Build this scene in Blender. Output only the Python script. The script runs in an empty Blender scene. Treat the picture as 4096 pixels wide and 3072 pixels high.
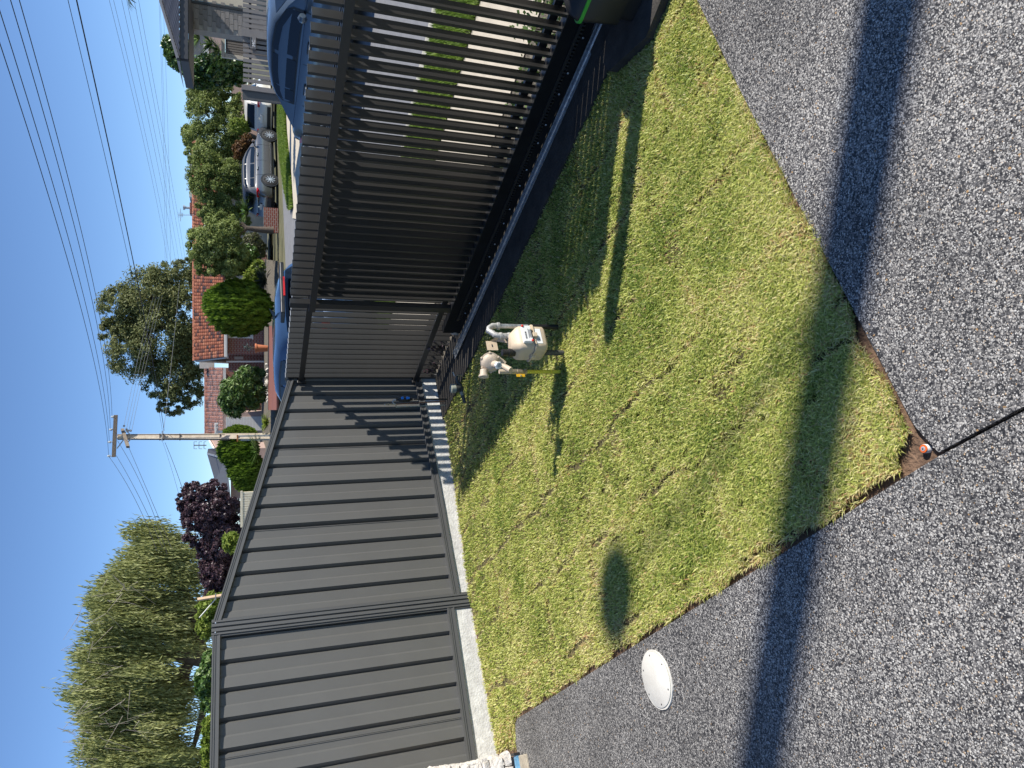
import bpy, bmesh, math, random
import numpy as np
from mathutils import Vector, Matrix
random.seed(7); rng=np.random.default_rng(7)
S=bpy.context.scene; C=S.collection
# ---------------------------------------------------------------- camera
FPX=2840.; H=1.67
TH=math.atan2(FPX,7642.); RHO=math.atan2(30,7642)
_F=np.array([0,math.cos(TH),-math.sin(TH)]); _r=np.array([1.,0,0]); _d=np.array([0,-math.sin(TH),-math.cos(TH)])
_R=_r*math.cos(RHO)+_d*math.sin(RHO); _D=_d*math.cos(RHO)-_r*math.sin(RHO)
cam=bpy.data.cameras.new('camera'); cam.sensor_width=36; cam.sensor_fit='HORIZONTAL'; cam.lens=36*FPX/4096
cam.clip_start=.05; cam.clip_end=3000
co=bpy.data.objects.new('camera',cam); C.objects.link(co); S.camera=co
M3=Matrix((( _D[0],_R[0],-_F[0]),(_D[1],_R[1],-_F[1]),(_D[2],_R[2],-_F[2])))   # the photo is a portrait shot lying on its side
co.matrix_world=Matrix.Translation((0,0,H))@M3.to_4x4()
# ---------------------------------------------------------------- light
SUN_AZ=103.; SUN_EL=40.
w=bpy.data.worlds.new('World'); S.world=w; w.use_nodes=True
nt=w.node_tree; bg=nt.nodes['Background']; sky=nt.nodes.new('ShaderNodeTexSky'); sky.sky_type='NISHITA'; sky.sun_disc=False
sky.sun_elevation=math.radians(SUN_EL); sky.sun_rotation=math.radians(SUN_AZ); sky.altitude=3000; sky.air_density=1.0; sky.dust_density=.0; sky.ozone_density=6
nt.links.new(sky.outputs[0],bg.inputs[0]); bg.inputs[1].default_value=.12
sl=bpy.data.lights.new('sun','SUN'); sl.energy=4.9; sl.angle=math.radians(.53); sl.color=(1,.955,.88)
so=bpy.data.objects.new('sun',sl); C.objects.link(so)
sd=Vector((math.sin(math.radians(SUN_AZ))*math.cos(math.radians(SUN_EL)),math.cos(math.radians(SUN_AZ))*math.cos(math.radians(SUN_EL)),math.sin(math.radians(SUN_EL))))
so.rotation_euler=sd.to_track_quat('Z','Y').to_euler(); so.location=sd*50
S.view_settings.view_transform='Standard'; S.view_settings.look='None'; S.view_settings.exposure=0.52; S.view_settings.gamma=1
S.view_settings.use_curve_mapping=False
S.render.engine='CYCLES'
# ---------------------------------------------------------------- helpers
def ray(X,Y):
    return _R*((3072-Y-1536)/FPX)+_D*((X-2048)/FPX)+_F
def at(X,Y,y):
    d=ray(X,Y); t=y/d[1]; return Vector((d[0]*t,d[1]*t,H+d[2]*t))
def on(X,Y,z=0.):
    d=ray(X,Y); t=(z-H)/d[2]; return Vector((d[0]*t,d[1]*t,z))
gx,gy=.4955,-.8686; nx,ny=.8686,.4955; PX,PY=.04,6.90
G3=Vector((gx,gy,0)); N3=Vector((nx,ny,0)); Z3=Vector((0,0,1))
def fr(s,n,z=0.):           # front boundary frame: s along the gate, n outward from camera to the street
    d=n-3.4537; return Vector((PX+s*gx+d*nx,PY+s*gy+d*ny,z))
W3=Vector((.81,.58,0)).normalized(); K3=Vector((W3.y,-W3.x,0)); PPX,PPY=-1.78,5.60
def sf(s,d,z): return Vector((PPX,PPY,0))+W3*s+K3*d+Z3*z      # side fence frame, d towards the camera
def link(o,parent=None):
    C.objects.link(o)
    if parent: o.parent=parent
    return o
def tag(o,label=None,cat=None,group=None,kind=None):
    if label: o['label']=label
    if cat: o['category']=cat
    if group: o['group']=group
    if kind: o['kind']=kind
    return o
def empty(name,loc,label,cat,group=None):
    o=bpy.data.objects.new(name,None); o.empty_display_size=.1; o.location=loc; link(o); tag(o,label,cat,group); return o
class MB:
    def __init__(s): s.v=[]; s.f=[]
    def add(s,vs,fs):
        b=len(s.v); s.v+=[tuple(v) for v in vs]; s.f+=[tuple(b+i for i in f) for f in fs]; return s
    def box(s,c,ax,ay,az):      # centre and half-axis vectors
        c=Vector(c); vs=[c+ax*i+ay*j+az*k for i in(-1,1) for j in(-1,1) for k in(-1,1)]
        return s.add(vs,[(0,1,3,2),(4,6,7,5),(0,4,5,1),(2,3,7,6),(0,2,6,4),(1,5,7,3)])
    def abox(s,x0,x1,y0,y1,z0,z1):
        return s.box(((x0+x1)/2,(y0+y1)/2,(z0+z1)/2),Vector(((x1-x0)/2,0,0)),Vector((0,(y1-y0)/2,0)),Vector((0,0,(z1-z0)/2)))
    def tube(s,pts,r,n=8,cap=True):
        pts=[Vector(p) for p in pts]; m=len(pts); rs=r if isinstance(r,(list,tuple)) else [r]*m
        b=len(s.v); prev=None
        for i,p in enumerate(pts):
            t=(pts[min(i+1,m-1)]-pts[max(i-1,0)]).normalized()
            a=prev if prev else (Vector((0,0,1)) if abs(t.z)<.9 else Vector((1,0,0)))
            a=(a-t*a.dot(t)).normalized(); prev=a; c=t.cross(a)
            for k in range(n):
                q=2*math.pi*k/n; s.v.append(tuple(p+(a*math.cos(q)+c*math.sin(q))*rs[i]))
        for i in range(m-1):
            for k in range(n): s.f.append((b+i*n+k,b+i*n+(k+1)%n,b+(i+1)*n+(k+1)%n,b+(i+1)*n+k))
        if cap: s.f.append(tuple(b+k for k in range(n))[::-1]); s.f.append(tuple(b+(m-1)*n+k for k in range(n)))
        return s
    def lathe(s,o,axis,prof,n=20):   # prof: (along, radius)
        o=Vector(o); axis=Vector(axis).normalized()
        return s.tube([o+axis*a for a,_ in prof],[max(r,1e-4) for _,r in prof],n)
    def loft(s,rings,closed=True,cap=True):
        n=len(rings[0]); b=len(s.v)
        for r in rings: s.v+=[tuple(p) for p in r]
        for i in range(len(rings)-1):
            for k in range(n if closed else n-1):
                s.f.append((b+i*n+k,b+i*n+(k+1)%n,b+(i+1)*n+(k+1)%n,b+(i+1)*n+k))
        if cap and closed: s.f.append(tuple(b+k for k in range(n))[::-1]); s.f.append(tuple(b+(len(rings)-1)*n+k for k in range(n)))
        return s
    def mesh(s,name,mat,smooth=False,rel=None):
        me=bpy.data.meshes.new(name)
        vs=s.v if rel is None else [tuple(Vector(v)-rel) for v in s.v]
        me.from_pydata(vs,[],s.f)
        bm=bmesh.new(); bm.from_mesh(me); bmesh.ops.recalc_face_normals(bm,faces=bm.faces); bm.to_mesh(me); bm.free()
        if mat: me.materials.append(mat)
        if smooth:
            me.polygons.foreach_set('use_smooth',[True]*len(me.polygons))
            try: me.set_sharp_from_angle(angle=math.radians(40))
            except Exception: pass
        me.update(); return me
    def obj(s,name,mat,parent=None,smooth=False,bev=0.):
        rel=Vector(parent.location) if (parent and parent.parent is None) else (Vector(parent.parent.location)+Vector(parent.location) if parent else Vector((0,0,0)))
        if parent and parent.get('world0'): rel=Vector((0,0,0))
        o=bpy.data.objects.new(name,s.mesh(name,mat,smooth,rel)); link(o,parent)
        if bev:
            m=o.modifiers.new('bevel','BEVEL'); m.width=bev; m.segments=2; m.limit_method='ANGLE'
        return o
def bm_mesh(name,V,F4,mat,tint=None,smooth=False):   # numpy quads or tris
    me=bpy.data.meshes.new(name); V=np.asarray(V,dtype=np.float32); F4=np.asarray(F4,dtype=np.int32); k=F4.shape[1]
    me.vertices.add(len(V)); me.vertices.foreach_set('co',V.ravel())
    me.loops.add(F4.size); me.loops.foreach_set('vertex_index',F4.ravel())
    me.polygons.add(len(F4)); me.polygons.foreach_set('loop_start',np.arange(0,F4.size,k,dtype=np.int32)); me.polygons.foreach_set('loop_total',np.full(len(F4),k,dtype=np.int32))
    if smooth: me.polygons.foreach_set('use_smooth',np.ones(len(F4),dtype=bool))
    if tint is not None:
        a=me.attributes.new('tint','FLOAT','POINT'); a.data.foreach_set('value',np.asarray(tint,dtype=np.float32))
    if mat: me.materials.append(mat)
    me.update(calc_edges=True); me.validate(); return me
# ---------------------------------------------------------------- materials
def col(c): return (c[0],c[1],c[2],1) if not isinstance(c,(int,float)) else (c,c,c,1)
def mat(name,c,rough=.6,metal=0.,var=.12,scale=6.,bump=0.,bscale=None,spec=.5,coat=0.,c2=None,stretch=None):
    m=bpy.data.materials.new(name); m.use_nodes=True; t=m.node_tree; b=t.nodes['Principled BSDF']; L=t.links
    b.inputs['Roughness'].default_value=rough; b.inputs['Metallic'].default_value=metal
    b.inputs['Specular IOR Level'].default_value=spec; b.inputs['Coat Weight'].default_value=coat; b.inputs['Coat Roughness'].default_value=.05
    tc=t.nodes.new('ShaderNodeTexCoord'); src=tc.outputs['Object']
    if stretch:
        mp=t.nodes.new('ShaderNodeMapping'); mp.inputs['Scale'].default_value=stretch; L.new(src,mp.inputs[0]); src=mp.outputs[0]
    no=t.nodes.new('ShaderNodeTexNoise'); no.inputs['Scale'].default_value=scale; no.inputs['Detail'].default_value=5; no.inputs['Roughness'].default_value=.62
    L.new(src,no.inputs['Vector'])
    cr=t.nodes.new('ShaderNodeValToRGB'); cr.color_ramp.elements[0].position=.3; cr.color_ramp.elements[1].position=.7
    c=col(c); c2=col(c2) if c2 is not None else tuple(min(1,x*(1+var)) for x in c[:3])+(1,)
    cr.color_ramp.elements[0].color=tuple(x*(1-var) for x in c[:3])+(1,); cr.color_ramp.elements[1].color=c2
    L.new(no.outputs['Fac'],cr.inputs[0]); L.new(cr.outputs[0],b.inputs['Base Color'])
    if bump:
        n2=t.nodes.new('ShaderNodeTexNoise'); n2.inputs['Scale'].default_value=bscale or scale*6; n2.inputs['Detail'].default_value=4; L.new(src,n2.inputs['Vector'])
        bp=t.nodes.new('ShaderNodeBump'); bp.inputs['Strength'].default_value=bump; bp.inputs['Distance'].default_value=.01
        L.new(n2.outputs['Fac'],bp.inputs['Height']); L.new(bp.outputs[0],b.inputs['Normal'])
    return m
def leafmat(name,cols,trans=.35,rough=.55,spec=.3,obj_noise=0.):
    m=bpy.data.materials.new(name); m.use_nodes=True; t=m.node_tree; L=t.links; b=t.nodes['Principled BSDF']; out=t.nodes['Material Output']
    at_=t.nodes.new('ShaderNodeAttribute'); at_.attribute_name='tint'
    cr=t.nodes.new('ShaderNodeValToRGB'); el=cr.color_ramp.elements
    while len(el)<len(cols): el.new(.5)
    for i,c in enumerate(cols): el[i].position=i/(len(cols)-1); el[i].color=col(c)
    L.new(at_.outputs['Fac'],cr.inputs[0]); L.new(cr.outputs[0],b.inputs['Base Color'])
    b.inputs['Roughness'].default_value=rough; b.inputs['Specular IOR Level'].default_value=spec
    tr=t.nodes.new('ShaderNodeBsdfTranslucent'); L.new(cr.outputs[0],tr.inputs[0])
    mx=t.nodes.new('ShaderNodeMixShader'); mx.inputs[0].default_value=trans; L.new(b.outputs[0],mx.inputs[1]); L.new(tr.outputs[0],mx.inputs[2]); L.new(mx.outputs[0],out.inputs['Surface'])
    return m
def aggregate(name):
    m=bpy.data.materials.new(name); m.use_nodes=True; t=m.node_tree; L=t.links; b=t.nodes['Principled BSDF']
    tc=t.nodes.new('ShaderNodeTexCoord')
    wob=t.nodes.new('ShaderNodeTexNoise'); wob.inputs['Scale'].default_value=90; L.new(tc.outputs['Object'],wob.inputs['Vector'])
    mixv=t.nodes.new('ShaderNodeMix'); mixv.data_type='VECTOR'; mixv.inputs['Factor'].default_value=.008; L.new(tc.outputs['Object'],mixv.inputs[4]); L.new(wob.outputs['Color'],mixv.inputs[5])
    def layer(sc,cut,rad,stops):
        v=t.nodes.new('ShaderNodeTexVoronoi'); v.inputs['Scale'].default_value=sc; L.new(mixv.outputs[1],v.inputs['Vector'])
        sp=t.nodes.new('ShaderNodeSeparateColor'); L.new(v.outputs['Color'],sp.inputs[0])
        cr=t.nodes.new('ShaderNodeValToRGB'); cr.color_ramp.interpolation='CONSTANT'; el=cr.color_ramp.elements
        while len(el)<len(stops): el.new(.5)
        for i,(p,c) in enumerate(stops): el[i].position=p; el[i].color=col(c)
        L.new(sp.outputs[1],cr.inputs[0])
        g=t.nodes.new('ShaderNodeMath'); g.operation='GREATER_THAN'; g.inputs[1].default_value=cut; L.new(sp.outputs[0],g.inputs[0])
        d=t.nodes.new('ShaderNodeMapRange'); d.inputs[1].default_value=rad+.06; d.inputs[2].default_value=rad-.06; L.new(v.outputs['Distance'],d.inputs[0])
        k=t.nodes.new('ShaderNodeMath'); k.operation='MULTIPLY'; L.new(g.outputs[0],k.inputs[0]); L.new(d.outputs[0],k.inputs[1])
        return cr.outputs[0],k.outputs[0],v
    pale=[(0,(.27,.25,.23)),(.22,(.41,.385,.35)),(.55,(.57,.535,.48)),(.90,(.70,.665,.60)),(.985,(.50,.31,.14))]
    dark=[(0,(.033,.032,.033)),(.3,(.060,.057,.056)),(.62,(.108,.102,.098)),(.85,(.18,.17,.16))]
    c1,k1,v1=layer(135,.50,.46,pale); c2,k2,v2=layer(245,.50,.48,pale); c3,k3,v3=layer(140,.0,.9,dark)
    m1=t.nodes.new('ShaderNodeMix'); m1.data_type='RGBA'; L.new(k2,m1.inputs['Factor']); L.new(c3,m1.inputs[6]); L.new(c2,m1.inputs[7])
    mx=t.nodes.new('ShaderNodeMix'); mx.data_type='RGBA'; L.new(k1,mx.inputs['Factor']); L.new(m1.outputs[2],mx.inputs[6]); L.new(c1,mx.inputs[7])
    no=t.nodes.new('ShaderNodeTexNoise'); no.inputs['Scale'].default_value=1.8; no.inputs['Detail'].default_value=7; L.new(tc.outputs['Object'],no.inputs['Vector'])
    mr=t.nodes.new('ShaderNodeMapRange'); mr.inputs[1].default_value=.3; mr.inputs[2].default_value=.7; mr.inputs[3].default_value=.50; mr.inputs[4].default_value=.90; L.new(no.outputs['Fac'],mr.inputs[0])
    mu=t.nodes.new('ShaderNodeMix'); mu.data_type='RGBA'; mu.blend_type='MULTIPLY'; mu.inputs['Factor'].default_value=1; L.new(mx.outputs[2],mu.inputs[6]); L.new(mr.outputs[0],mu.inputs[7])
    L.new(mu.outputs[2],b.inputs['Base Color']); b.inputs['Roughness'].default_value=.6
    bp=t.nodes.new('ShaderNodeBump'); bp.invert=True; bp.inputs['Strength'].default_value=.5; bp.inputs['Distance'].default_value=.004; L.new(v1.outputs['Distance'],bp.inputs['Height']); L.new(bp.outputs[0],b.inputs['Normal'])
    return m
def brickmat(name,c1,c2,mort,bw=.23,bh=.086,ms=.012,axis='XZ'):
    m=bpy.data.materials.new(name); m.use_nodes=True; t=m.node_tree; L=t.links; b=t.nodes['Principled BSDF']
    tc=t.nodes.new('ShaderNodeTexCoord'); sp=t.nodes.new('ShaderNodeSeparateXYZ'); cb=t.nodes.new('ShaderNodeCombineXYZ'); L.new(tc.outputs['Object'],sp.inputs[0])
    ad=t.nodes.new('ShaderNodeMath'); L.new(sp.outputs[0],ad.inputs[0]); L.new(sp.outputs[1],ad.inputs[1]); L.new(ad.outputs[0],cb.inputs[0]); L.new(sp.outputs[2],cb.inputs[1])
    br=t.nodes.new('ShaderNodeTexBrick'); L.new(cb.outputs[0],br.inputs['Vector']); br.inputs['Scale'].default_value=1; br.inputs['Brick Width'].default_value=bw; br.inputs['Row Height'].default_value=bh; br.inputs['Mortar Size'].default_value=ms; br.inputs['Mortar Smooth'].default_value=.1
    br.inputs['Color1'].default_value=col(c1); br.inputs['Color2'].default_value=col(c2); br.inputs['Mortar'].default_value=col(mort)
    L.new(br.outputs['Color'],b.inputs['Base Color']); b.inputs['Roughness'].default_value=.85
    bp=t.nodes.new('ShaderNodeBump'); bp.invert=True; bp.inputs['Strength'].default_value=.6; bp.inputs['Distance'].default_value=.01; L.new(br.outputs['Fac'],bp.inputs['Height']); L.new(bp.outputs[0],b.inputs['Normal'])
    return m
M={}
M['agg']=aggregate('exposed_aggregate')
M['fence']=mat('charcoal_steel',(.098,.096,.090),.45,0,.05,3,spec=.35)
M['fence_post']=mat('charcoal_post',(.082,.082,.08),.42,0,.06,3,spec=.4)
M['slat']=mat('black_aluminium',(.022,.021,.020),.36,0,.08,5,spec=.45)
M['beam']=mat('black_beam',(.010,.010,.010),.6,0,.3,8,spec=.12)
M['cap']=mat('grey_cap',(.35,.37,.4),.4)
M['screw']=mat('screw_metal',(.55,.55,.55),.3,.9)
M['galv']=mat('galvanised',(.42,.44,.45),.42,.65,.35,40,bump=.2)
M['galv_old']=mat('galvanised_old',(.50,.49,.46),.5,.4,.3,60,bump=.3,c2=(.62,.60,.56))
M['plinth']=mat('concrete_plinth',(.54,.525,.49),.85,0,.22,14,bump=.6,bscale=60,c2=(.64,.63,.59))
M['strip']=mat('dark_concrete',(.055,.050,.044),.9,0,.3,9,bump=.5,bscale=80,spec=.15)
M['pad']=mat('concrete_pad',(.40,.34,.25),.9,0,.2,12,bump=.5,bscale=80)
M['soil']=mat('soil',(.13,.075,.045),.95,0,.45,18,bump=1.,bscale=90,c2=(.22,.135,.085))
M['turfsoil']=mat('turf_soil',(.11,.085,.04),.95,0,.4,25,bump=1.,bscale=120,c2=(.20,.16,.07))
M['grass']=leafmat('grass_blades',[(.16,.24,.04),(.36,.43,.085),(.58,.60,.15),(.70,.68,.25),(.78,.70,.35),(.55,.32,.15)],.42,.45)
M['verge']=leafmat('verge_grass',[(.07,.12,.018),(.16,.25,.032),(.30,.40,.07)],.4)
M['stone']=mat('pale_stone',(.60,.54,.46),.85,0,.25,22,bump=1.,bscale=50,c2=(.74,.69,.62))
M['blue']=mat('blue_membrane',(.08,.25,.42),.45,0,.5,20,c2=(.25,.55,.8))
M['black']=mat('black_plastic',(.012,.012,.013),.45)
M['green']=mat('green_trim',(.035,.36,.04),.45,0,.05)
M['meter']=mat('beige_paint',(.56,.45,.32),.5,0,.07,12,bump=.06,bscale=90)
M['meter2']=mat('beige_cast',(.50,.41,.31),.55,0,.1,30,bump=.15,bscale=120)
M['red']=mat('red_plug',(.6,.03,.02),.4)
M['label']=mat('white_label',(.75,.75,.73),.5,0,.05)
M['ink']=mat('ink',(.04,.04,.045),.6)
M['yellow']=mat('yellow_pipe',(.74,.62,.05),.45,0,.12,25)
M['orange_y']=mat('yellow_lever',(.75,.42,.02),.4)
M['brass']=mat('brass',(.42,.36,.26),.4,.7,.2,40)
M['copper']=mat('copper_pipe',(.25,.12,.07),.45,.5,.3,30)
M['oldpipe']=mat('weathered_pipe',(.40,.42,.34),.6,.2,.2,30)
M['bluep']=mat('blue_plastic',(.01,.22,.75),.4)
M['pvc']=mat('grey_plastic',(.30,.31,.25),.5,0,.12,20)
M['pvcd']=mat('dark_fitting',(.07,.07,.065),.5,.2)
M['lid']=mat('cream_lid',(.66,.62,.54),.5,0,.06,9,c2=(.72,.69,.61))
M['orange']=mat('orange_plastic',(.72,.13,.02),.45)
M['glass']=mat('car_glass',(.006,.010,.016),.07,0,.05,spec=.5)
M['wglass']=mat('window_glass',(.05,.07,.09),.05,0,.1,spec=.9)
M['tyre']=mat('tyre',(.02,.02,.02),.8)
M['rim']=mat('rim',(.55,.55,.56),.3,.8)
M['chrome']=mat('chrome',(.75,.75,.75),.15,1.)
M['taill']=mat('tail_light',(.45,.01,.015),.2)
M['asphalt']=mat('asphalt',(.20,.20,.205),.9,0,.12,3,bump=.5,bscale=160)
M['path']=mat('footpath_concrete',(.55,.48,.37),.9,0,.1,4,bump=.3,bscale=80)
M['kerb']=mat('kerb_concrete',(.45,.42,.35),.9,0,.15,8,bump=.4)
M['ground']=mat('dry_ground',(.12,.13,.05),.95,0,.3,2,c2=(.17,.15,.08))
M['mulch']=mat('mulch',(.10,.075,.05),.95,0,.5,20,bump=1.,c2=(.22,.19,.14))
M['redpave']=brickmat('red_paving',(.25,.085,.055),(.20,.065,.045),(.16,.09,.07),.24,.24,.02)
M['bark']=mat('bark',(.10,.075,.055),.9,0,.35,10,bump=.8)
M['bark_l']=mat('pale_bark',(.30,.26,.22),.9,0,.3,10,bump=.6)
M['wood']=mat('weathered_wood',(.20,.16,.12),.85,0,.35,8,bump=.6,stretch=(1,1,12))
M['wood_l']=mat('pale_timber',(.55,.38,.24),.8,0,.15,8)
M['pole']=mat('concrete_pole',(.60,.49,.36),.85,0,.2,7,bump=.4,c2=(.70,.60,.46))
M['poled']=mat('pole_edge',(.10,.06,.055),.8,0,.2,8)
M['rust']=mat('rust',(.35,.14,.05),.9,0,.3,10)
M['insul']=mat('porcelain',(.45,.48,.48),.25)
M['wire']=mat('cable',(.015,.015,.017),.6)
M['wire_l']=mat('cable_grey',(.16,.17,.18),.5)
M['tile']=leafmat('roof_tile',[(.04,.035,.04),(.11,.045,.035),(.205,.07,.042),(.26,.095,.055),(.31,.14,.085)],0.,.8,.2)
M['tile2']=leafmat('roof_tile_old',[(.09,.05,.045),(.18,.08,.06),(.25,.11,.08),(.32,.17,.13)],0.,.8,.2)
M['brick']=brickmat('red_brick',(.27,.065,.04),(.20,.05,.035),(.38,.33,.28))
M['bricks']=mat('red_brick_piece',(.28,.07,.045),.85,0,.25,12)
M['gblock']=mat('grey_block',(.23,.21,.195),.85,0,.12,6,bump=.3)
M['gblock2']=mat('grey_block_dark',(.175,.16,.15),.85,0,.12,6,bump=.3)
M['mortar']=mat('mortar',(.33,.31,.28),.9)
M['white']=mat('white_trim',(.70,.68,.62),.6,0,.05)
M['cream']=mat('cream_sheet',(.72,.64,.46),.55,0,.04)
M['render']=mat('cream_render',(.55,.50,.42),.85,0,.08)
M['groof']=mat('charcoal_roof',(.05,.05,.055),.55,0,.1)
M['groof2']=mat('grey_roof',(.10,.105,.115),.6,0,.1)
M['pink']=mat('rendered_wall',(.42,.30,.25),.9,0,.1)
M['terra']=mat('terracotta',(.50,.17,.08),.8,0,.1)
M['slat34']=mat('grey_brown_slat',(.20,.18,.165),.5,0,.08)
# ---------------------------------------------------------------- ground levels
def zt(y): return -.10 if y<14 else (-.10+(y-14)/22*.40 if y<36 else .30)
def ong(X,Y,dz=0.):
    z=-.1
    for _ in range(12):
        p=on(X,Y,z); z=zt(p.y)*.6+z*.4
    p=on(X,Y,z); p.z=zt(p.y)+dz; return p
def sheet(name,pts,m,kind='structure',parent=None,thick=0.):
    b=MB(); n=len(pts); b.add(pts,[tuple(range(n))])
    if thick:
        b=MB(); b.add(list(pts)+[Vector(p)-Z3*thick for p in pts],[tuple(range(n)),tuple(range(2*n-1,n-1,-1))]+[(i,i+n,(i+1)%n+n,(i+1)%n) for i in range(n)])
    o=b.obj(name,m,parent)
    if kind: o['kind']=kind
    return o
def gridsheet(name,nr,sr,zf,m,step=.25):
    ns=np.arange(nr[0],nr[1]+1e-6,step); ss=np.arange(sr[0],sr[1]+1e-6,step); V=[];F=[]
    for a in ns:
        for c in ss:
            p=fr(c,a); V.append((p.x,p.y,zf(p.x,p.y)))
    k=len(ss)
    for i in range(len(ns)-1):
        for j in range(k-1): F.append((i*k+j,i*k+j+1,(i+1)*k+j+1,(i+1)*k+j))
    o=bpy.data.objects.new(name,bm_mesh(name,V,F,m,smooth=True)); link(o); o['kind']='structure'; return o
def wof(x,y): return x*W3.x+y*W3.y
def zl(x,y): return -.042*max(0.,wof(x,y)-1.8)      # lawn falls a little towards the street
# far ground
V=[];F=[]
ys=[-60,-20,-6,0,3,5,6.5,8,10,12,14,18,22,26,30,34,36,40,60,120,400,1500]; xs=[-1500,-300,-80,-30,-12,-6,0,6,12,30,80,300,1500]
for y in ys:
    for x in xs:
        V.append((x,y,(zt(y)-.02 if x*nx+y*ny>4.2 else -.14)))
for i in range(len(ys)-1):
    for j in range(len(xs)-1): F.append((i*len(xs)+j,i*len(xs)+j+1,(i+1)*len(xs)+j+1,(i+1)*len(xs)+j))
tag(link(bpy.data.objects.new('ground',bm_mesh('ground',V,F,M['ground']))),kind='structure')
# ---------------------------------------------------------------- paving
def nl(s): return .254+(s-.977)*.0652          # lawn / path edge
J=.006
def slab(name,poly,z=-.006,th=.12):
    return sheet(name,[fr(s,n,z) for s,n in poly],M['agg'],thick=th)
SE=4.69
left=[(.9,.12),(.96,.235),(1.02,nl(1.05))]+[(s,nl(s)) for s in np.linspace(1.2,SE,6)]+[(SE+.02,.497),(8.5,.515),(8.5,-6),(-1.5,-6),(-1.5,-.02),(.9,-.02)]
slab('paving',left)
slab('paving',[(SE+.03,.497+J*1.6),(SE-.0,.6),(SE-.02,1.3),(SE-.035,2.0),(SE-.03,2.78),(SE-.0,2.8),(SE,3.02),(8.5,3.02),(8.5,.515+J*1.6)])
gridsheet('soil_bed',(-.15,3.6),(-1.8,4.9),lambda x,y: -.03+zl(x,y)*.97,M['soil'],.2)
# exposed stones sitting proud of the nearest paving
def pebbles():
    N=30000
    # favour the ground nearest the camera
    pts=[];t=[]
    k=0
    while len(pts)<N and k<40:
        k+=1
        X=rng.uniform(2900,4150,20000); Y=rng.uniform(-30,3100,20000)
        for a,b in zip(X[:6000],Y[:6000]):
            p=on(a,b,-.006); n_=p.x*nx+p.y*ny; s_=(p.x-PX)*gx+(p.y-PY)*gy
            ok=(n_<nl(s_)-.01 and s_>1.) or (s_>SE+.02)
            if not ok or abs(n_-.508)<.012: continue
            if p.length>3.6: continue
            pts.append((p.x,p.y))
    P=np.array(pts[:N]); N=len(P)
    r=rng.uniform(.0012,.0032,N)*rng.uniform(.8,1.25,N); asp=rng.uniform(.6,1.,N); an=rng.uniform(0,6.28,N)
    k=6; q=np.arange(k)*2*np.pi/k
    V=np.zeros((N,k+1,3))
    ex=np.cos(q)[None]*r[:,None]*(1+rng.uniform(-.2,.2,(N,k))); ey=np.sin(q)[None]*(r*asp)[:,None]*(1+rng.uniform(-.2,.2,(N,k)))
    V[:,:k,0]=P[:,0:1]+ex*np.cos(an)[:,None]-ey*np.sin(an)[:,None]; V[:,:k,1]=P[:,1:2]+ex*np.sin(an)[:,None]+ey*np.cos(an)[:,None]; V[:,:k,2]=-.0065
    V[:,k,0]=P[:,0];V[:,k,1]=P[:,1];V[:,k,2]=-.006+r*.35
    F=np.array([[i,(i+1)%k,k] for i in range(k)])[None]+(np.arange(N)*(k+1))[:,None,None]
    tint=np.repeat(rng.uniform(0,1,N),k+1)
    m=leafmat('pebble',[(.03,.03,.034),(.07,.07,.075),(.30,.29,.275),(.45,.435,.41),(.57,.55,.51),(.68,.66,.61),(.50,.33,.17)],0.,.6,.35)
    o=bpy.data.objects.new('pebbles',bm_mesh('pebbles',V.reshape(-1,3),F.reshape(-1,3),m,tint)); link(o)
    tag(o,'small pale and dark stones exposed on the paving surface','pebbles',kind='stuff')
pebbles()
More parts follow.
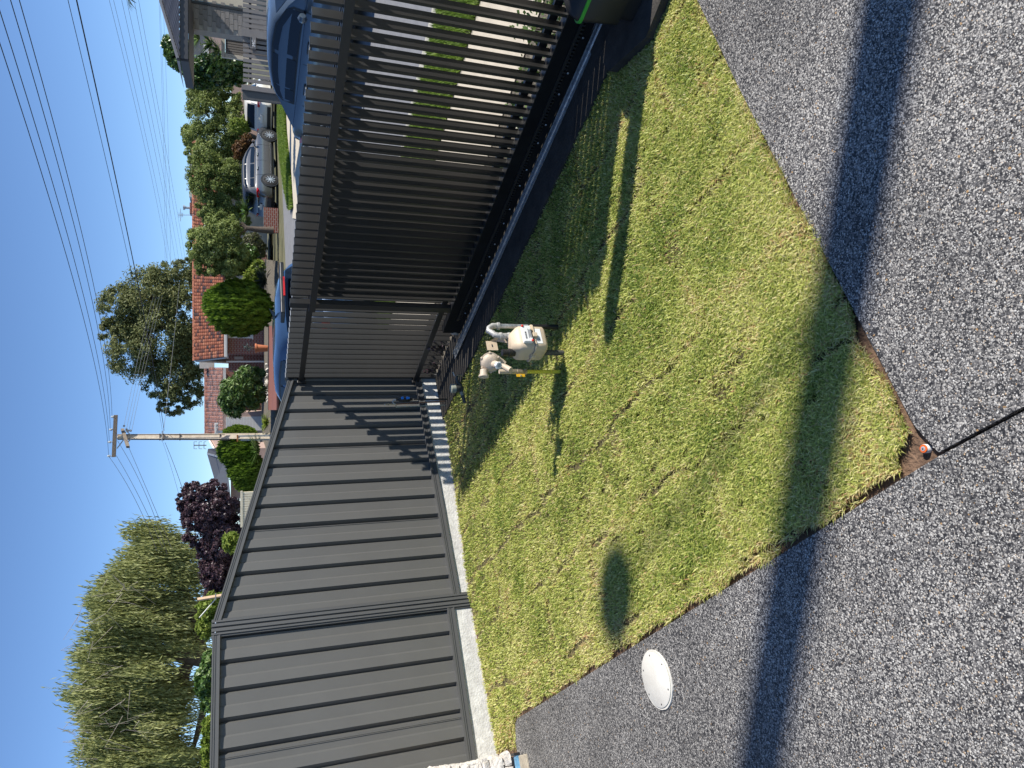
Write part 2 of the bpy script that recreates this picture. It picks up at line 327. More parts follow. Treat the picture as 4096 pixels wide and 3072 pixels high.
# ---------------------------------------------------------------- lawn
def fence_s(x,y):  # signed distance in front of the side fence
    return (x-PPX)*K3.x+(y-PPY)*K3.y
def inlawn(x,y):
    n_=x*nx+y*ny; s_=(x-PX)*gx+(y-PY)*gy
    edge=3.13-.10*np.clip((s_-3.3)/.8,0,1)+.04*np.sin(s_*5.3)
    ok=(s_<SE-.03-.012*np.sin(n_*9)-.01*np.sin(n_*23))&(fence_s(x,y)>.055)&(n_<edge)
    lo=np.where(s_<.93,.085,nl(s_)+.02+.01*np.sin(s_*17)+.006*np.sin(s_*41))
    ok&=n_>lo
    # bare soil corner
    ok&=~(((SE-s_)+(n_-.49)*.85<.135+.02*np.sin(n_*60)))
    # concrete wedge below the motor
    ok&=~((s_>4.02)&(n_>2.76)&((n_-2.74)>(4.36-s_)*.62-.02))
    return ok
def grass():
    N=520000
    # density falls with distance: sample in the image then de-bias
    X=rng.uniform(1700,3800,N*3); Y=rng.uniform(-160,3150,N*3)
    u=(3072-Y-1536)/FPX; v=(X-2048)/FPX
    d=_R[None]*u[:,None]+_D[None]*v[:,None]+_F[None]
    t=-H/d[:,2]; x=d[:,0]*t; y=d[:,1]*t
    keep=inlawn(x,y)&(y<8); x=x[keep];y=y[keep]
    # extra uniform area sampling so the lawn is also full from other viewpoints
    xa=rng.uniform(-3,2.6,240000); ya=rng.uniform(1.2,7,240000); k2=inlawn(xa,ya); x=np.concatenate([x,xa[k2]]); y=np.concatenate([y,ya[k2]])
    n_=x*nx+y*ny; s_=(x-PX)*gx+(y-PY)*gy
    # clumps and turf seams
    def vn(a,b,sc,ph):
        return np.sin(a*sc+ph+1.7*np.sin(b*sc*.7+ph))*np.sin(b*sc*1.1+ph*2+1.3*np.sin(a*sc*.8))
    dens=.75+.25*vn(x,y,9,1.)+.2*vn(x,y,31,2.)
    wn=n_+.018*np.sin(s_*7)+.01*np.sin(s_*19)
    seam=np.abs(((wn-.5)/.43+.5)%1-.5)*.43
    row=np.floor((wn-.5)/.43)
    cross=np.abs(((s_+row*.83+.015*np.sin(n_*21))/1.9+.5)%1-.5)*1.9
    cut=((seam<.016)&(vn(x,y,5,4)>-.1))|((cross<.015)&(vn(x,y,8,2)>-.3))
    cut|=(np.sin(x*13.1+y*4.7)*np.sin(y*11.3-x*5.9)*np.sin(x*29+y*23)>.80)
    worn=vn(x,y,4.3,.4)*.5+vn(x,y,11,3.)*.5
    kp=(rng.uniform(0,1,len(x))<np.clip(dens,.25,1))&~(cut&(rng.uniform(0,1,len(x))<.88))&~((worn<-.74)&(rng.uniform(0,1,len(x))<.55))
    x=x[kp];y=y[kp];n_=n_[kp];s_=s_[kp];worn=worn[kp];seam=seam[kp];cross=cross[kp]
    if len(x)>370000:
        ii=rng.choice(len(x),370000,replace=False); x=x[ii];y=y[ii];n_=n_[ii];s_=s_[ii];worn=worn[ii];seam=seam[ii];cross=cross[ii]
    N=len(x); z=np.array([-.026]*N)-.042*np.maximum(0,x*W3.x+y*W3.y-1.8)
    dist=np.hypot(x,y)
    h=rng.uniform(.011,.024,N)*(1+.25*vn(x,y,7,5.)); wd=(rng.uniform(.0011,.0021,N))*(1+.17*np.clip(dist-1.5,0,4))
    az=rng.uniform(0,6.28,N); lean=rng.uniform(.5,1.5,N)
    lx=np.cos(az)*lean*h; ly=np.sin(az)*lean*h
    sx=-np.sin(az)*wd; sy=np.cos(az)*wd
    z0=z+rng.uniform(0,.012,N)
    V=np.zeros((N,5,3))
    V[:,0]=np.stack([x-sx,y-sy,z0],1); V[:,1]=np.stack([x+sx,y+sy,z0],1)
    V[:,2]=np.stack([x+sx+lx*.45,y+sy+ly*.45,z0+h*.62],1); V[:,3]=np.stack([x-sx+lx*.45,y-sy+ly*.45,z0+h*.62],1)
    V[:,4]=np.stack([x+lx*1.05,y+ly*1.05,z0+h*(1.02-.35*lean*.6)],1)
    # tri + quad as tris
    F=np.array([[0,1,2],[0,2,3],[3,2,4]])[None]+(np.arange(N)*5)[:,None,None]
    tn=rng.beta(2.2,2.2,N)*.80+.12*vn(x,y,2.6,1.)+.12*vn(x,y,9,4.)-.02
    tn+=.06*np.clip((1.2-n_)/1.,-1,1)
    tn=np.where(rng.uniform(0,1,N)<.06,rng.uniform(.75,.97,N),tn)
    tn=np.where((seam<.03)|(cross<.03)|(worn<-.62),tn+.30*rng.uniform(0,1,N),tn)
    edge=(SE-s_<.07)|(n_-nl(s_)<.05)
    tn=np.where(edge&(rng.uniform(0,1,N)<.35),rng.uniform(.7,1,N),tn)
    tint=np.repeat(np.clip(tn,0,1),5)
    o=bpy.data.objects.new('lawn',bm_mesh('lawn',V.reshape(-1,3),F.reshape(-1,3),M['grass'],tint)); link(o)
    tag(o,'short patchy buffalo grass turf with brown seams','grass',kind='stuff')
    # turf mat beneath the blades
    b=MB(); step=.05; idx={}
    nn=np.arange(0.0,3.25,step); ss=np.arange(-2.2,4.75,step); P=[]
    VV=[];FF=[];c=0
    for i in range(len(nn)-1):
        for j in range(len(ss)-1):
            q=[fr(ss[j],nn[i]),fr(ss[j+1],nn[i]),fr(ss[j+1],nn[i+1]),fr(ss[j],nn[i+1])]
            if all(inlawn(np.array([p.x]),np.array([p.y]))[0] for p in q):
                VV+=[(p.x,p.y,-.024+zl(p.x,p.y)) for p in q]; FF.append((c,c+1,c+2,c+3)); c+=4
    o=bpy.data.objects.new('turf_mat',bm_mesh('turf_mat',VV,FF,M['turfsoil'])); link(o); o['kind']='structure'
grass()
# ---------------------------------------------------------------- side fence
def side_fence():
    t=empty('steel_fence',sf(0,0,0),'charcoal corrugated steel boundary fence on a pale concrete plinth','fence')
    base_prof=[(0,0),(.105,.036),(.46,.032),(.53,.023),(.90,.026),(1,0)]
    def sheet_part(s0,s1,zb,ztp,per,off):
        prof=[(a*per,d) for a,d in base_prof]
        pts=[]; k=math.floor((s0-off)/per)-1
        while off+k*per<s1+per:
            for a,d in prof[:-1]: pts.append((off+k*per+a,d))
            k+=1
        def dd(s):
            a=((s-off)%per)
            for i in range(len(prof)-1):
                if prof[i][0]<=a<=prof[i+1][0]:
                    f=(a-prof[i][0])/(prof[i+1][0]-prof[i][0]); return prof[i][1]*(1-f)+prof[i+1][1]*f
            return 0
        pts=[(s0,dd(s0))]+[p for p in pts if s0+.002<p[0]<s1-.002]+[(s1,dd(s1))]
        b=MB(); fr_=[];bk=[]
        for s,d in pts: fr_+=[sf(s,d-.02,zb(s)),sf(s,d-.02,ztp(s))]; bk+=[sf(s,d-.022,zb(s)),sf(s,d-.022,ztp(s))]
        n=len(pts); b.add(fr_+bk,[(2*i,2*i+2,2*i+3,2*i+1) for i in range(n-1)]+[(2*n+2*i,2*n+2*i+1,2*n+2*i+3,2*n+2*i+2) for i in range(n-1)])
        return b.obj('infill_sheet',M['fence'],t)
    lin=lambda a,za,b_,zb_:(lambda s:za+(zb_-za)*(s-a)/(b_-a))
    # left bay (and its run past the frame), top and bottom nearly level
    Lb=lin(-1.127,.140,-.05,.118); Lt=lin(-1.0,1.915,-.05,1.918)
    Rb=lin(.05,.052,2.235,.075);   Rt=lin(.05,1.915,2.235,1.322)
    def rail(name,s0,s1,zf,h,off=0.,up=True):
        b=MB()
        for (a,c,e,f) in ((0,.2,.030,.0),(.2,.45,.026,.0),(.45,.55,.020,.0),(.55,.8,.026,.0),(.8,1,.030,.0)):
            vs=[sf(s,dd,zf(s)+k*h) for s in(s0,s1) for dd in(-.03,.012+e) for k in(a,c)]
            b.add(vs,[(0,1,3,2),(4,6,7,5),(0,4,5,1),(2,3,7,6),(0,2,6,4),(1,5,7,3)])
        o=b.obj(name,M['fence_post'],t); return o
    for s0,s1 in ((-3.9,-3.19),(-3.19,-2.415),(-2.415,-1.64),(-1.64,-.868),(-.868,-.052)):
        sheet_part(s0+.001,s1,lambda s:Lb(s)+.02,lambda s:Lt(s)-.02,.1935,-.247)
    for s0,s1 in ((.052,.753),(.753,1.499),(1.499,2.235)): sheet_part(s0+.001,s1,lambda s:Rb(s)+.02,lambda s:Rt(s)-.02,.1865,2.077)
    # the dark cord of the sheet laps
    for s,zb,ztp in ((-.868,Lb,Lt),(-1.64,Lb,Lt),(.753,Rb,Rt),(1.499,Rb,Rt)):
        b=MB(); b.box(sf(s,.0142,(zb(s)+ztp(s))/2),W3*.0012,K3*.002,Z3*((ztp(s)-zb(s))/2-.05)); b.obj('lap_edge',M['black'],t)
    rail('top_rail',-3.9,-.052,lambda s:Lt(s)-.052,.052); rail('bottom_rail',-3.9,-.052,lambda s:Lb(s),.058)
    rail('top_rail',.052,2.235,lambda s:Rt(s)-.052,.052); rail('bottom_rail',.052,2.235,lambda s:Rb(s),.058)
    # posts: two back to back channels with grooves
    def post(s,zb,ztp,wd=.10):
        b=MB(); h=(ztp-zb)/2; zc=(ztp+zb)/2
        for a,c,dep in ((-.5,-.40,.034),(-.40,-.30,.044),(-.30,-.22,.036),(-.22,-.06,.046),(-.06,-.02,.040),(.02,.06,.040),(.06,.22,.046),(.22,.30,.036),(.30,.40,.044),(.40,.5,.034)):
            b.box(sf(s+(a+c)/2*wd,(dep-.045)/2,zc),W3*((c-a)/2*wd),K3*((dep+.045)/2),Z3*h)
        b.box(sf(s,-.01,zc),W3*(.02*wd),K3*.02,Z3*h)
        p=b.obj('post',M['fence_post'],t)
        for a in (-.28,.26):
            c=MB(); c.lathe(sf(s+a*wd,.044,ztp-.028),K3,[(-.002,.006),(.003,.006),(.005,.003)],10); c.obj('screw',M['screw'],p)
        return p
    post(0,-.06,1.925,.128); post(2.29,-.14,1.34,.10); post(-2.43,-.03,1.925,.128)
    # plinths
    def pl(s0,s1,zf,zb):
        b=MB(); n=int((s1-s0)/.12)+1; ring=[]
        for i in range(n+1):
            s=s0+(s1-s0)*i/n; j=lambda:random.uniform(-.0015,.0015)
            ring.append([sf(s,-.04,zb),sf(s,.022+j(),zb),sf(s,.022+j(),zf(s)-.006),sf(s,.016,zf(s)-.001),sf(s,-.04,zf(s)-.001)])
        b.loft(ring); b.obj('concrete_plinth',M['plinth'],t)
    pl(-3.9,-.066,Lb,-.18); pl(.066,2.24,Rb,-.25)
side_fence()
# ---------------------------------------------------------------- stone wall end
def stone_wall():
    p0=sf(-1.155,.02,0)
    t=empty('stone_wall',fr(.7,-.02,0),'pale split-stone clad wall end beside the charcoal fence','wall')
    # wall face lies on n ~ .07, its end at s~.86, running back past the fence line, camera sees its top-lit face edge on
    core=MB(); core.box(fr(-.6,-.165,.4),G3*1.42,N3*.205,Z3*.62); core.obj('wall_core',M['mortar'],t)
    base=None
    def stone(s0,s1,n0,z0,z1,out,face='n'):
        b=MB(); rs=random.Random(int(s0*991+z0*7919))
        def jit(v,a=.006): return Vector(v)+Vector((rs.uniform(-a,a),rs.uniform(-a,a),rs.uniform(-a,a)))
        if face=='n':
            a=[jit(fr(s,n0-.03,z)) for s,z in((s0,z0),(s1,z0),(s1,z1),(s0,z1))]; m=.10
            sm,zm=(s0+s1)/2,(z0+z1)/2
            c=[jit(fr(s*.9+sm*.1,n0+out*.75,z*.9+zm*.1)) for s,z in((s0,z0),(s1,z0),(s1,z1),(s0,z1))]
            e=[jit(fr(s*.62+sm*.38,n0+out,z*.62+zm*.38),.009) for s,z in((s0,z0),(s1,z0),(s1,z1),(s0,z1))]
        else:
            a=[jit(fr(.80,n,z)) for n,z in((s0,z0),(s1,z0),(s1,z1),(s0,z1))]
            sm,zm=(s0+s1)/2,(z0+z1)/2
            c=[jit(fr(.82+out*.75,n*.9+sm*.1,z*.9+zm*.1)) for n,z in((s0,z0),(s1,z0),(s1,z1),(s0,z1))]
            e=[jit(fr(.82+out,n*.6+sm*.4,z*.6+zm*.4),.009) for n,z in((s0,z0),(s1,z0),(s1,z1),(s0,z1))]
        b.add(a+c+e,[(3,2,1,0),(8,9,10,11)]+[(i,(i+1)%4,(i+1)%4+4,i+4) for i in range(4)]+[(i+4,(i+1)%4+4,(i+1)%4+8,i+8) for i in range(4)])
        b.obj('stone',M['stone'],t)
    rs=random.Random(3)
    z=.02
    while z<1.0:
        hh=rs.choice([.045,.06,.08,.1]); hh=min(hh,1.02-z)
        s=.86-rs.uniform(0,.01)
        while s>-.35:
            ww=rs.uniform(.09,.22); stone(s-ww+.006,s,.04,z+.003,z+hh-.003,rs.uniform(.012,.038)); s-=ww
        n=.05
        while n>-.32:
            ww=rs.uniform(.06,.13); stone(n-ww+.005,n,0,z+.003,z+hh-.003,rs.uniform(.015,.05),'s'); n-=ww
        z+=hh
stone_wall()
o=MB().box(fr(.925,-.16,-.005),G3*.022,N3*.205,Z3*.03).obj('waterproof_membrane',M['blue']); tag(o,'blue painted waterproofing strip at the foot of the stone wall','membrane')
o=MB().box(fr(.915,.052,.005),G3*.035,N3*.008,Z3*.03).obj('drain_edge',M['black']); tag(o,'short black plastic edging piece by the stone wall foot','edging')
o=MB().box(fr(1.02,-.28,-.04),G3*.075,N3*.32,Z3*.047).obj('footing_block',M['pad'],bev=.006); tag(o,'tan bare concrete footing between stone wall and paving','footing')
# ---------------------------------------------------------------- gate track strip
o=sheet('track_footing',[fr(-.05,3.47,-.075),fr(-.05,2.98,-.075),fr(4.5,2.98,-.045),fr(4.5,3.47,-.045)],M['strip'],thick=.15)
o=sheet('motor_pad',[fr(4.0,3.0,-.012),fr(4.02,2.90,-.012),fr(4.33,2.73,-.012),fr(4.66,2.79,-.012),fr(4.66,3.06,-.012),fr(4.0,3.06,-.012)],M['strip'],thick=.14)
t=empty('gate_track',fr(2,3.2,-.05),'grey galvanised ground track running under the open sliding gate','track')
MB().box(fr(2.75,3.235,-.052),G3*1.95,N3*.028,Z3*.003).obj('track_plate',M['galv'],t)
MB().tube([fr(.85,3.235,-.046),fr(4.68,3.235,-.046)],.009,8).obj('track_rail',M['galv'],t,True)
MB().box(fr(2.75,3.262,-.046),G3*1.95,N3*.002,Z3*.012).obj('track_edge',M['galv'],t)
# ---------------------------------------------------------------- sliding gate
def slats(t,s0,s1,pitch,wd,th,n0,zb,ztp,m,name='slat',capm=None,phase=0):
    k=0; s=s0+phase; me=None; cm=None
    while s<s1:
        if me is None:
            b=MB(); b.box(fr(0,0,0)-fr(0,0,0),G3*(wd/2),N3*(th/2),Z3*((ztp-zb)/2)); me=b.mesh('slat',m)
            if capm: cm=MB().box((0,0,0),G3*(wd/2+.0005),N3*(th/2+.0005),Z3*.002).mesh('slat_cap',capm)
        o=bpy.data.objects.new(name,me); link(o,t); o.location=fr(s+wd/2,n0,(zb+ztp)/2)-t.location
        if cm:
            c=bpy.data.objects.new('slat_cap',cm); link(c,o); c.location=(0,0,(ztp-zb)/2+.0025)
        s+=pitch; k+=1
    return k
def gate():
    GN=3.30; t=empty('sliding_gate',fr(2.9,GN,-.03),'black vertical-slat sliding gate standing open in front of the slat fence','gate')
    e0,e1=1.40,4.52
    slats(t,1.52,4.47,.0797,.0165,.064,GN+.012,.128,1.372,M['slat'],capm=M['slat'],phase=.03)
    MB().box(fr((e0+e1)/2,GN-.031,1.212),G3*((e1-e0)/2+.02),N3*.0125,Z3*.0235).obj('top_rail',M['slat'],t)
    MB().box(fr((e0+e1)/2,GN+.056,1.212),G3*((e1-e0)/2),N3*.0105,Z3*.02).obj('top_rail',M['slat'],t)
    MB().box(fr(e0+.03,GN,.75),G3*.03,N3*.022,Z3*.625).obj('end_post',M['slat'],t)
    MB().box(fr(e1-.03,GN,.75),G3*.03,N3*.022,Z3*.625).obj('end_post',M['slat'],t)
    MB().box(fr((e0+e1)/2-.1,GN,.048),G3*((e1-e0)/2+.18),N3*.032,Z3*.077).obj('bottom_beam',M['beam'],t,bev=.003)
    MB().box(fr((e0+e1)/2,GN,.1285),G3*((e1-e0)/2),N3*.031,Z3*.0025).obj('beam_cover',M['slat'],t)
    b=MB(); s=1.35
    while s<4.45: b.box(fr(s,GN-.041,.03),G3*.0055,N3*.006,Z3*.0075); s+=.022
    b.box(fr(2.9,GN-.038,.046),G3*1.58,N3*.005,Z3*.009)
    rk=b.obj('gear_rack',M['black'],t); rk['kind']='stuff'
    bm=MB().lathe((0,0,0),-N3,[(0,.0065),(.004,.0065),(.006,.004)],8).mesh('bolt',M['screw'])
    s=1.42
    while s<4.4:
        for ds,dz in ((0,.0),(.14,.0)):
            o=bpy.data.objects.new('bolt',bm); link(o,t); o.location=fr(s+ds,GN-.034,.004)-t.location
        s+=.36
    for s in (1.75,4.0):
        MB().lathe(fr(s,GN-.012,-.018),N3,[(0,.03),(.024,.03)],16).obj('wheel',M['galv'],t,True)
    # pale end cap of the beam, bent upwards
    b=MB(); b.tube([fr(1.13,GN,.02),fr(1.10,GN,.015),fr(1.075,GN,-.02)],[.035,.035,.02],10); b.obj('end_stop',M['galv_old'],t,True)
gate()
def motor():
    t=empty('gate_motor',fr(4.3,3.0,-.01),'black sliding-gate motor with bright green trim at the edge of the lawn','gate motor')
    def ring(n0,n1,s0,s1,z,r=.03):
        P=[]
        for (a,b_,q) in ((s1-r,n1-r,0),(s0+r,n1-r,1),(s0+r,n0+r,2),(s1-r,n0+r,3)):
            for k in range(4):
                an=math.pi/2*q+math.pi/6*k; P.append(fr(a+r*math.cos(an),b_+r*math.sin(an),z))
        return P
    MB().loft([ring(2.90,3.17,4.275,4.51,-.01),ring(2.90,3.17,4.275,4.51,.06)]).obj('base',M['black'],t,True)
    MB().loft([ring(2.88,3.18,4.255,4.52,.062),ring(2.87,3.18,4.245,4.52,.26),ring(2.9,3.17,4.255,4.51,.30),ring(2.93,3.15,4.29,4.48,.318)]).obj('cover',M['black'],t,True)
    b=MB(); pr=ring(2.862,3.19,4.238,4.53,.245,.035); b.loft([[p for p in pr],[p+Z3*.016 for p in pr]],cap=False); 
    pi=ring(2.868,3.184,4.244,4.524,.245,.035); b.loft([[p for p in pi],[p+Z3*.016 for p in pi]],cap=False); b.loft([[p+Z3*.016 for p in pr],[p+Z3*.016 for p in pi]],cap=False); b.obj('trim',M['green'],t)
    for n_ in (2.96,3.05):
        MB().box(fr(4.243,n_,.15),G3*.003,N3*.003,Z3*.07).obj('cover_line',M['ink'],t)
motor()
def fixed_fence():
    t=empty('slat_fence',fr(2.2,3.4537,0),'black fixed vertical-slat front fence behind the open gate','fence')
    slats(t,.03,4.5,.0824,.0105,.048,3.478,-.06,1.345,M['slat'],capm=M['cap'],phase=.02)
    for z in (1.208,.131): MB().box(fr(2.28,3.440,z),G3*2.26,N3*.0125,Z3*.0235).obj('rail',M['slat'],t)
    MB().box(fr(.0,3.50,.62),G3*.03,N3*.03,Z3*.73).obj('post',M['slat'],t)
    for z in (1.208,.131): MB().box(fr(.028,3.437,z),G3*.012,N3*.03,Z3*.036).obj('bracket',M['slat'],t,bev=.003)
    MB().box(fr(4.55,3.46,.62),G3*.04,N3*.04,Z3*.73).obj('post',M['slat'],t)
fixed_fence()
# gate guide post just outside the frame, whose shadow lies across the lawn
t=empty('gate_post',fr(4.60,3.13,0),'square black gate guide post standing past the motor','post')
MB().box(fr(4.60,3.13,.74),G3*.05,N3*.05,Z3*.76).obj('shaft',M['slat'],t); MB().lathe(fr(4.60,3.13,1.50),Z3,[(0,.06),(.02,.06),(.05,.03)],12).obj('cap',M['black'],t)
# ---------------------------------------------------------------- gas meter
def gas_meter():
    Y0=3.72
    base=on(2234,1487,-.02)
    t=empty('gas_meter',base,'beige gas meter with round regulator and yellow pipe standing in the lawn','gas meter')
    ax=N3; fw=G3; up=Z3     # width axis, facing axis
    # body corner (front-left vertical edge) near px Y 1395
    cbot=at(2165,1392,3.60); ctop=at(2035,1392,3.60)
    z0=.105; z1=.315; W_=.155; D_=.150
    c0=Vector((cbot.x,cbot.y,0))    # front-left edge in plan
    def rr(w0,w1,d0,d1,z,r,k=4):
        P=[]
        for (a,b_,q) in ((w1-r,d1-r,0),(w0+r,d1-r,1),(w0+r,d0+r,2),(w1-r,d0+r,3)):
            for i in range(k+1):
                an=math.pi/2*q+math.pi/2*i/k; P.append(c0+ax*(a+r*math.cos(an))-fw*(b_+r*math.sin(an))+up*z)
        return P
    zs=[(z0,.022,.02),(z0+.006,.008,.03),(z0+.02,0,.03),(z0+.075,0,.03)]
    lower=MB().loft([rr(i,W_-i,i,D_-i,z,max(r,.012)) for z,i,r in zs]).obj('lower_case',M['meter'],t,True)
    MB().loft([rr(-.008,W_+.008,-.008,D_+.008,z0+.078,.03),rr(-.008,W_+.008,-.008,D_+.008,z0+.086,.03)]).obj('clamp_band',M['meter'],t,True)
    MB().loft([rr(.0,W_,.0,D_,z0+.088,.03),rr(0,W_,0,D_,z0+.155,.03),rr(.006,W_-.006,.008,D_-.008,z0+.172,.03),rr(.028,W_-.028,.04,D_-.04,z0+.200,.025),rr(.034,W_-.034,.05,D_-.05,z0+.205,.02)]).obj('upper_case',M['meter'],t,True)
    def lp(a,d,z): return c0+ax*a-fw*d+up*z
    for a,d in ((-.004,D_*.5),(W_*.5,-.006),(W_+.004,D_*.5)):
        MB().box(lp(a,d,z0+.082),ax*.014,fw*.014,up*.014).obj('clamp_lug',M['meter'],t,bev=.004)
    # counter: clear cover over a white plate, two red plugs
    k=MB().box(lp(W_*.52,-.010,z0+.128),ax*.052,fw*.012,up*.026).obj('counter',M['label'],t,bev=.003)
    cn=MB()
    for i in range(4): cn.box(lp(W_*.52+(-.03,-.018,-.006,.006)[i],-.0225,z0+.138),ax*.004,fw*.0006,up*.004)
    for i in range(6): cn.box(lp(W_*.52+.0,-.0225,z0+.122-.004*i),ax*(.030-.003*(i%3)),fw*.0006,up*.0007)
    cn.obj('counter_digits',M['ink'],k)
    for a,z in ((-.046,z0+.106),(.047,z0+.15)): MB().lathe(lp(W_*.52+a,-.020,z),fw,[(0,.007),(.006,.007),(.008,.004)],12).obj('seal_plug',M['red'],t,True)
    lb=MB().box(lp(W_*.5,-.0012,z0+.055),ax*.048,fw*.0008,up*.017).obj('sticker',M['label'],t)
    pr=MB()
    for i in range(3): pr.box(lp(W_*.5-.025,-.0026,z0+.062-.006*i),ax*(.014-.003*i),fw*.0004,up*.0008)
    pr.obj('sticker_print',M['ink'],lb)
    # right hand outlet: union, two elbows, riser, black pipe to ground
    u0=lp(W_*.80,D_*.5,z0+.20)
    MB().lathe(u0,up,[(-.01,.021),(.004,.021),(.006,.017),(.02,.017)],6).obj('union_nut',M['galv_old'],t)
    p1=u0+up*.035; ex=at(1950,1303,3.78); r0=Vector((ex.x,ex.y,0)); top=z0+.305
    pts=[u0+up*.018,p1,Vector((u0.x,u0.y,top-.03))]
    mid=Vector(((u0.x+r0.x)/2,(u0.y+r0.y)/2,top+.006))
    b=MB(); b.tube([u0+up*.018,u0+up*.05,u0.lerp(mid,.25)+up*.055,Vector((u0.x*.75+r0.x*.25,u0.y*.75+r0.y*.25,top-.02)),mid,Vector((u0.x*.25+r0.x*.75,u0.y*.25+r0.y*.75,top-.004)),Vector((r0.x,r0.y,top-.03)),Vector((r0.x,r0.y,top-.06))],.0165,14); b.obj('elbow',M['galv_old'],t,True)
    for z in (top-.062,): MB().lathe(Vector((r0.x,r0.y,z)),up,[(-.008,.0205),(.006,.0205)],16).obj('collar',M['galv_old'],t,True)
    MB().lathe(u0+up*.047,up,[(-.006,.0205),(.006,.0205)],16).obj('collar',M['galv_old'],t,True)
    MB().tube([Vector((r0.x,r0.y,top-.06)),Vector((r0.x,r0.y,.165))],.0135,14).obj('riser_pipe',M['galv'],t,True)
    MB().tube([Vector((r0.x,r0.y,.168)),Vector((r0.x+.004,r0.y,-.02))],.0145,14).obj('ground_pipe',M['black'],t,True)
    # left inlet: black union up to the regulator
    i0=lp(W_*.12,D_*.55,z0+.195)
    MB().lathe(i0,up,[(-.014,.02),(.0,.02),(.001,.024),(.022,.024),(.023,.019),(.06,.019)],12).obj('inlet_union',M['black'],t,True)
    # regulator disc facing the camera, lying against the inlet
    rc=at(1962,1452,3.66); face=Vector((-.28,-1.0,.28)).normalized()
    MB().lathe(rc+face*-.03,face,[(0,.020),(.012,.048),(.016,.052),(.020,.052),(.021,.049),(.034,.044),(.042,.03),(.044,.02)],32).obj('regulator_body',M['meter2'],t,True)
    MB().lathe(rc+face*-.012,face,[(-.006,.0555),(.002,.0555)],32).obj('regulator_flange',M['meter2'],t,True)
    vs=rc+face*.008; fs=face.orthogonal().normalized(); ft=face.cross(fs)
    for k in range(6):
        an=k*math.pi/3+.35; c=rc+(fs*math.cos(an)+ft*math.sin(an))*.053+face*-.008
        MB().lathe(c,face,[(-.012,.007),(.004,.007),(.006,.003)],8).obj('flange_bolt',M['meter2'],t,True)
    vd=Vector((-.18,-1.0,-.18)).normalized(); vo=rc+Vector((-.004,0,-.016))
    MB().lathe(vo,vd,[(0,.021),(.05,.019)],20).obj('spring_tower',M['meter2'],t,True)
    MB().lathe(vo+vd*.048,vd,[(0,.021),(.014,.021),(.016,.019)],6).obj('tower_cap',M['label'],t)
    MB().lathe(vo+vd*.0645,vd,[(0,.010),(.0008,.010)],12).obj('cap_recess',M['cap'],t)
    q=rc-face*.02
    MB().tube([q+Vector((.02,0,-.03)),q+Vector((.0,0,-.065)),q+Vector((-.012,-.005,-.082))],[.022,.02,.017],14).obj('regulator_neck',M['meter2'],t,True)
    ve=at(2030,1478,3.64); MB().tube([q+Vector((.0,0,-.045)),ve+Vector((.02,.02,.02)),ve+Vector((-.004,-.03,-.008))],[.017,.0165,.0165],14).obj('vent_elbow',M['meter2'],t,True)
    MB().lathe(at(1935,1500,3.67),Vector((-.9,-.3,.1)),[(-.03,.02),(.0,.022),(.002,.028),(.012,.028),(.014,.02)],18).obj('side_boss',M['meter2'],t,True)
    # inlet valve and yellow pipe
    yb=base; 
    MB().tube([yb-Z3*.03,Vector((yb.x,yb.y,.18))],.0105,12).obj('yellow_pipe',M['yellow'],t,True)
    b=MB()
    for i in range(19): b.lathe(Vector((yb.x,yb.y,.005+.0092*i)),Z3,[(-.001,.0108),(.0,.0116),(.001,.0108)],10)
    o=b.obj('pipe_ribs',M['yellow'],t,True); o['kind']='stuff'
    MB().lathe(Vector((yb.x,yb.y,.178)),Z3,[(0,.012),(.002,.017),(.016,.017),(.018,.013),(.03,.013),(.032,.018),(.06,.018),(.062,.014),(.10,.013)],8).obj('valve_body',M['brass'],t)
    lv=Vector((yb.x-.022,yb.y-.018,.222)); 
    MB().box(lv,Z3*.026,Vector((.3,-.95,0))*.0012,Vector((.95,.3,0))*.0085).obj('valve_lever',M['orange_y'],t,bev=.001)
    MB().lathe(lv,Vector((-.3,-.95,0)),[(0,.0055),(.008,.005)],8).obj('lever_bolt',M['screw'],t)
    MB().tube([Vector((yb.x,yb.y,.275)),Vector((yb.x,yb.y,.345))],.013,12).obj('inlet_pipe',M['meter2'],t,True)
    # bracket plate and stand
    bp=at(1968,1383,3.80); MB().box(bp,N3*.030,G3*.0015,Z3*.032).obj('bracket_plate',M['meter'],t); 
    MB().box(bp+G3*.003,N3*.008,G3*.0012,Z3*.0025).obj('bracket_slot',M['ink'],t)
    MB().add([bp+N3*.03+Z3*.01,bp+N3*.03-Z3*.032,bp+N3*.0-Z3*.085+G3*.03,bp+N3*.05-Z3*.05+G3*.05],[(0,1,2,3)]).obj('bracket_arm',M['meter'],t)
    MB().tube([lp(W_*.3,D_*.8,z0+.01),lp(W_*.3,D_*.8,-.03)],.015,12).obj('stand_post',M['pvcd'],t,True)
gas_meter()
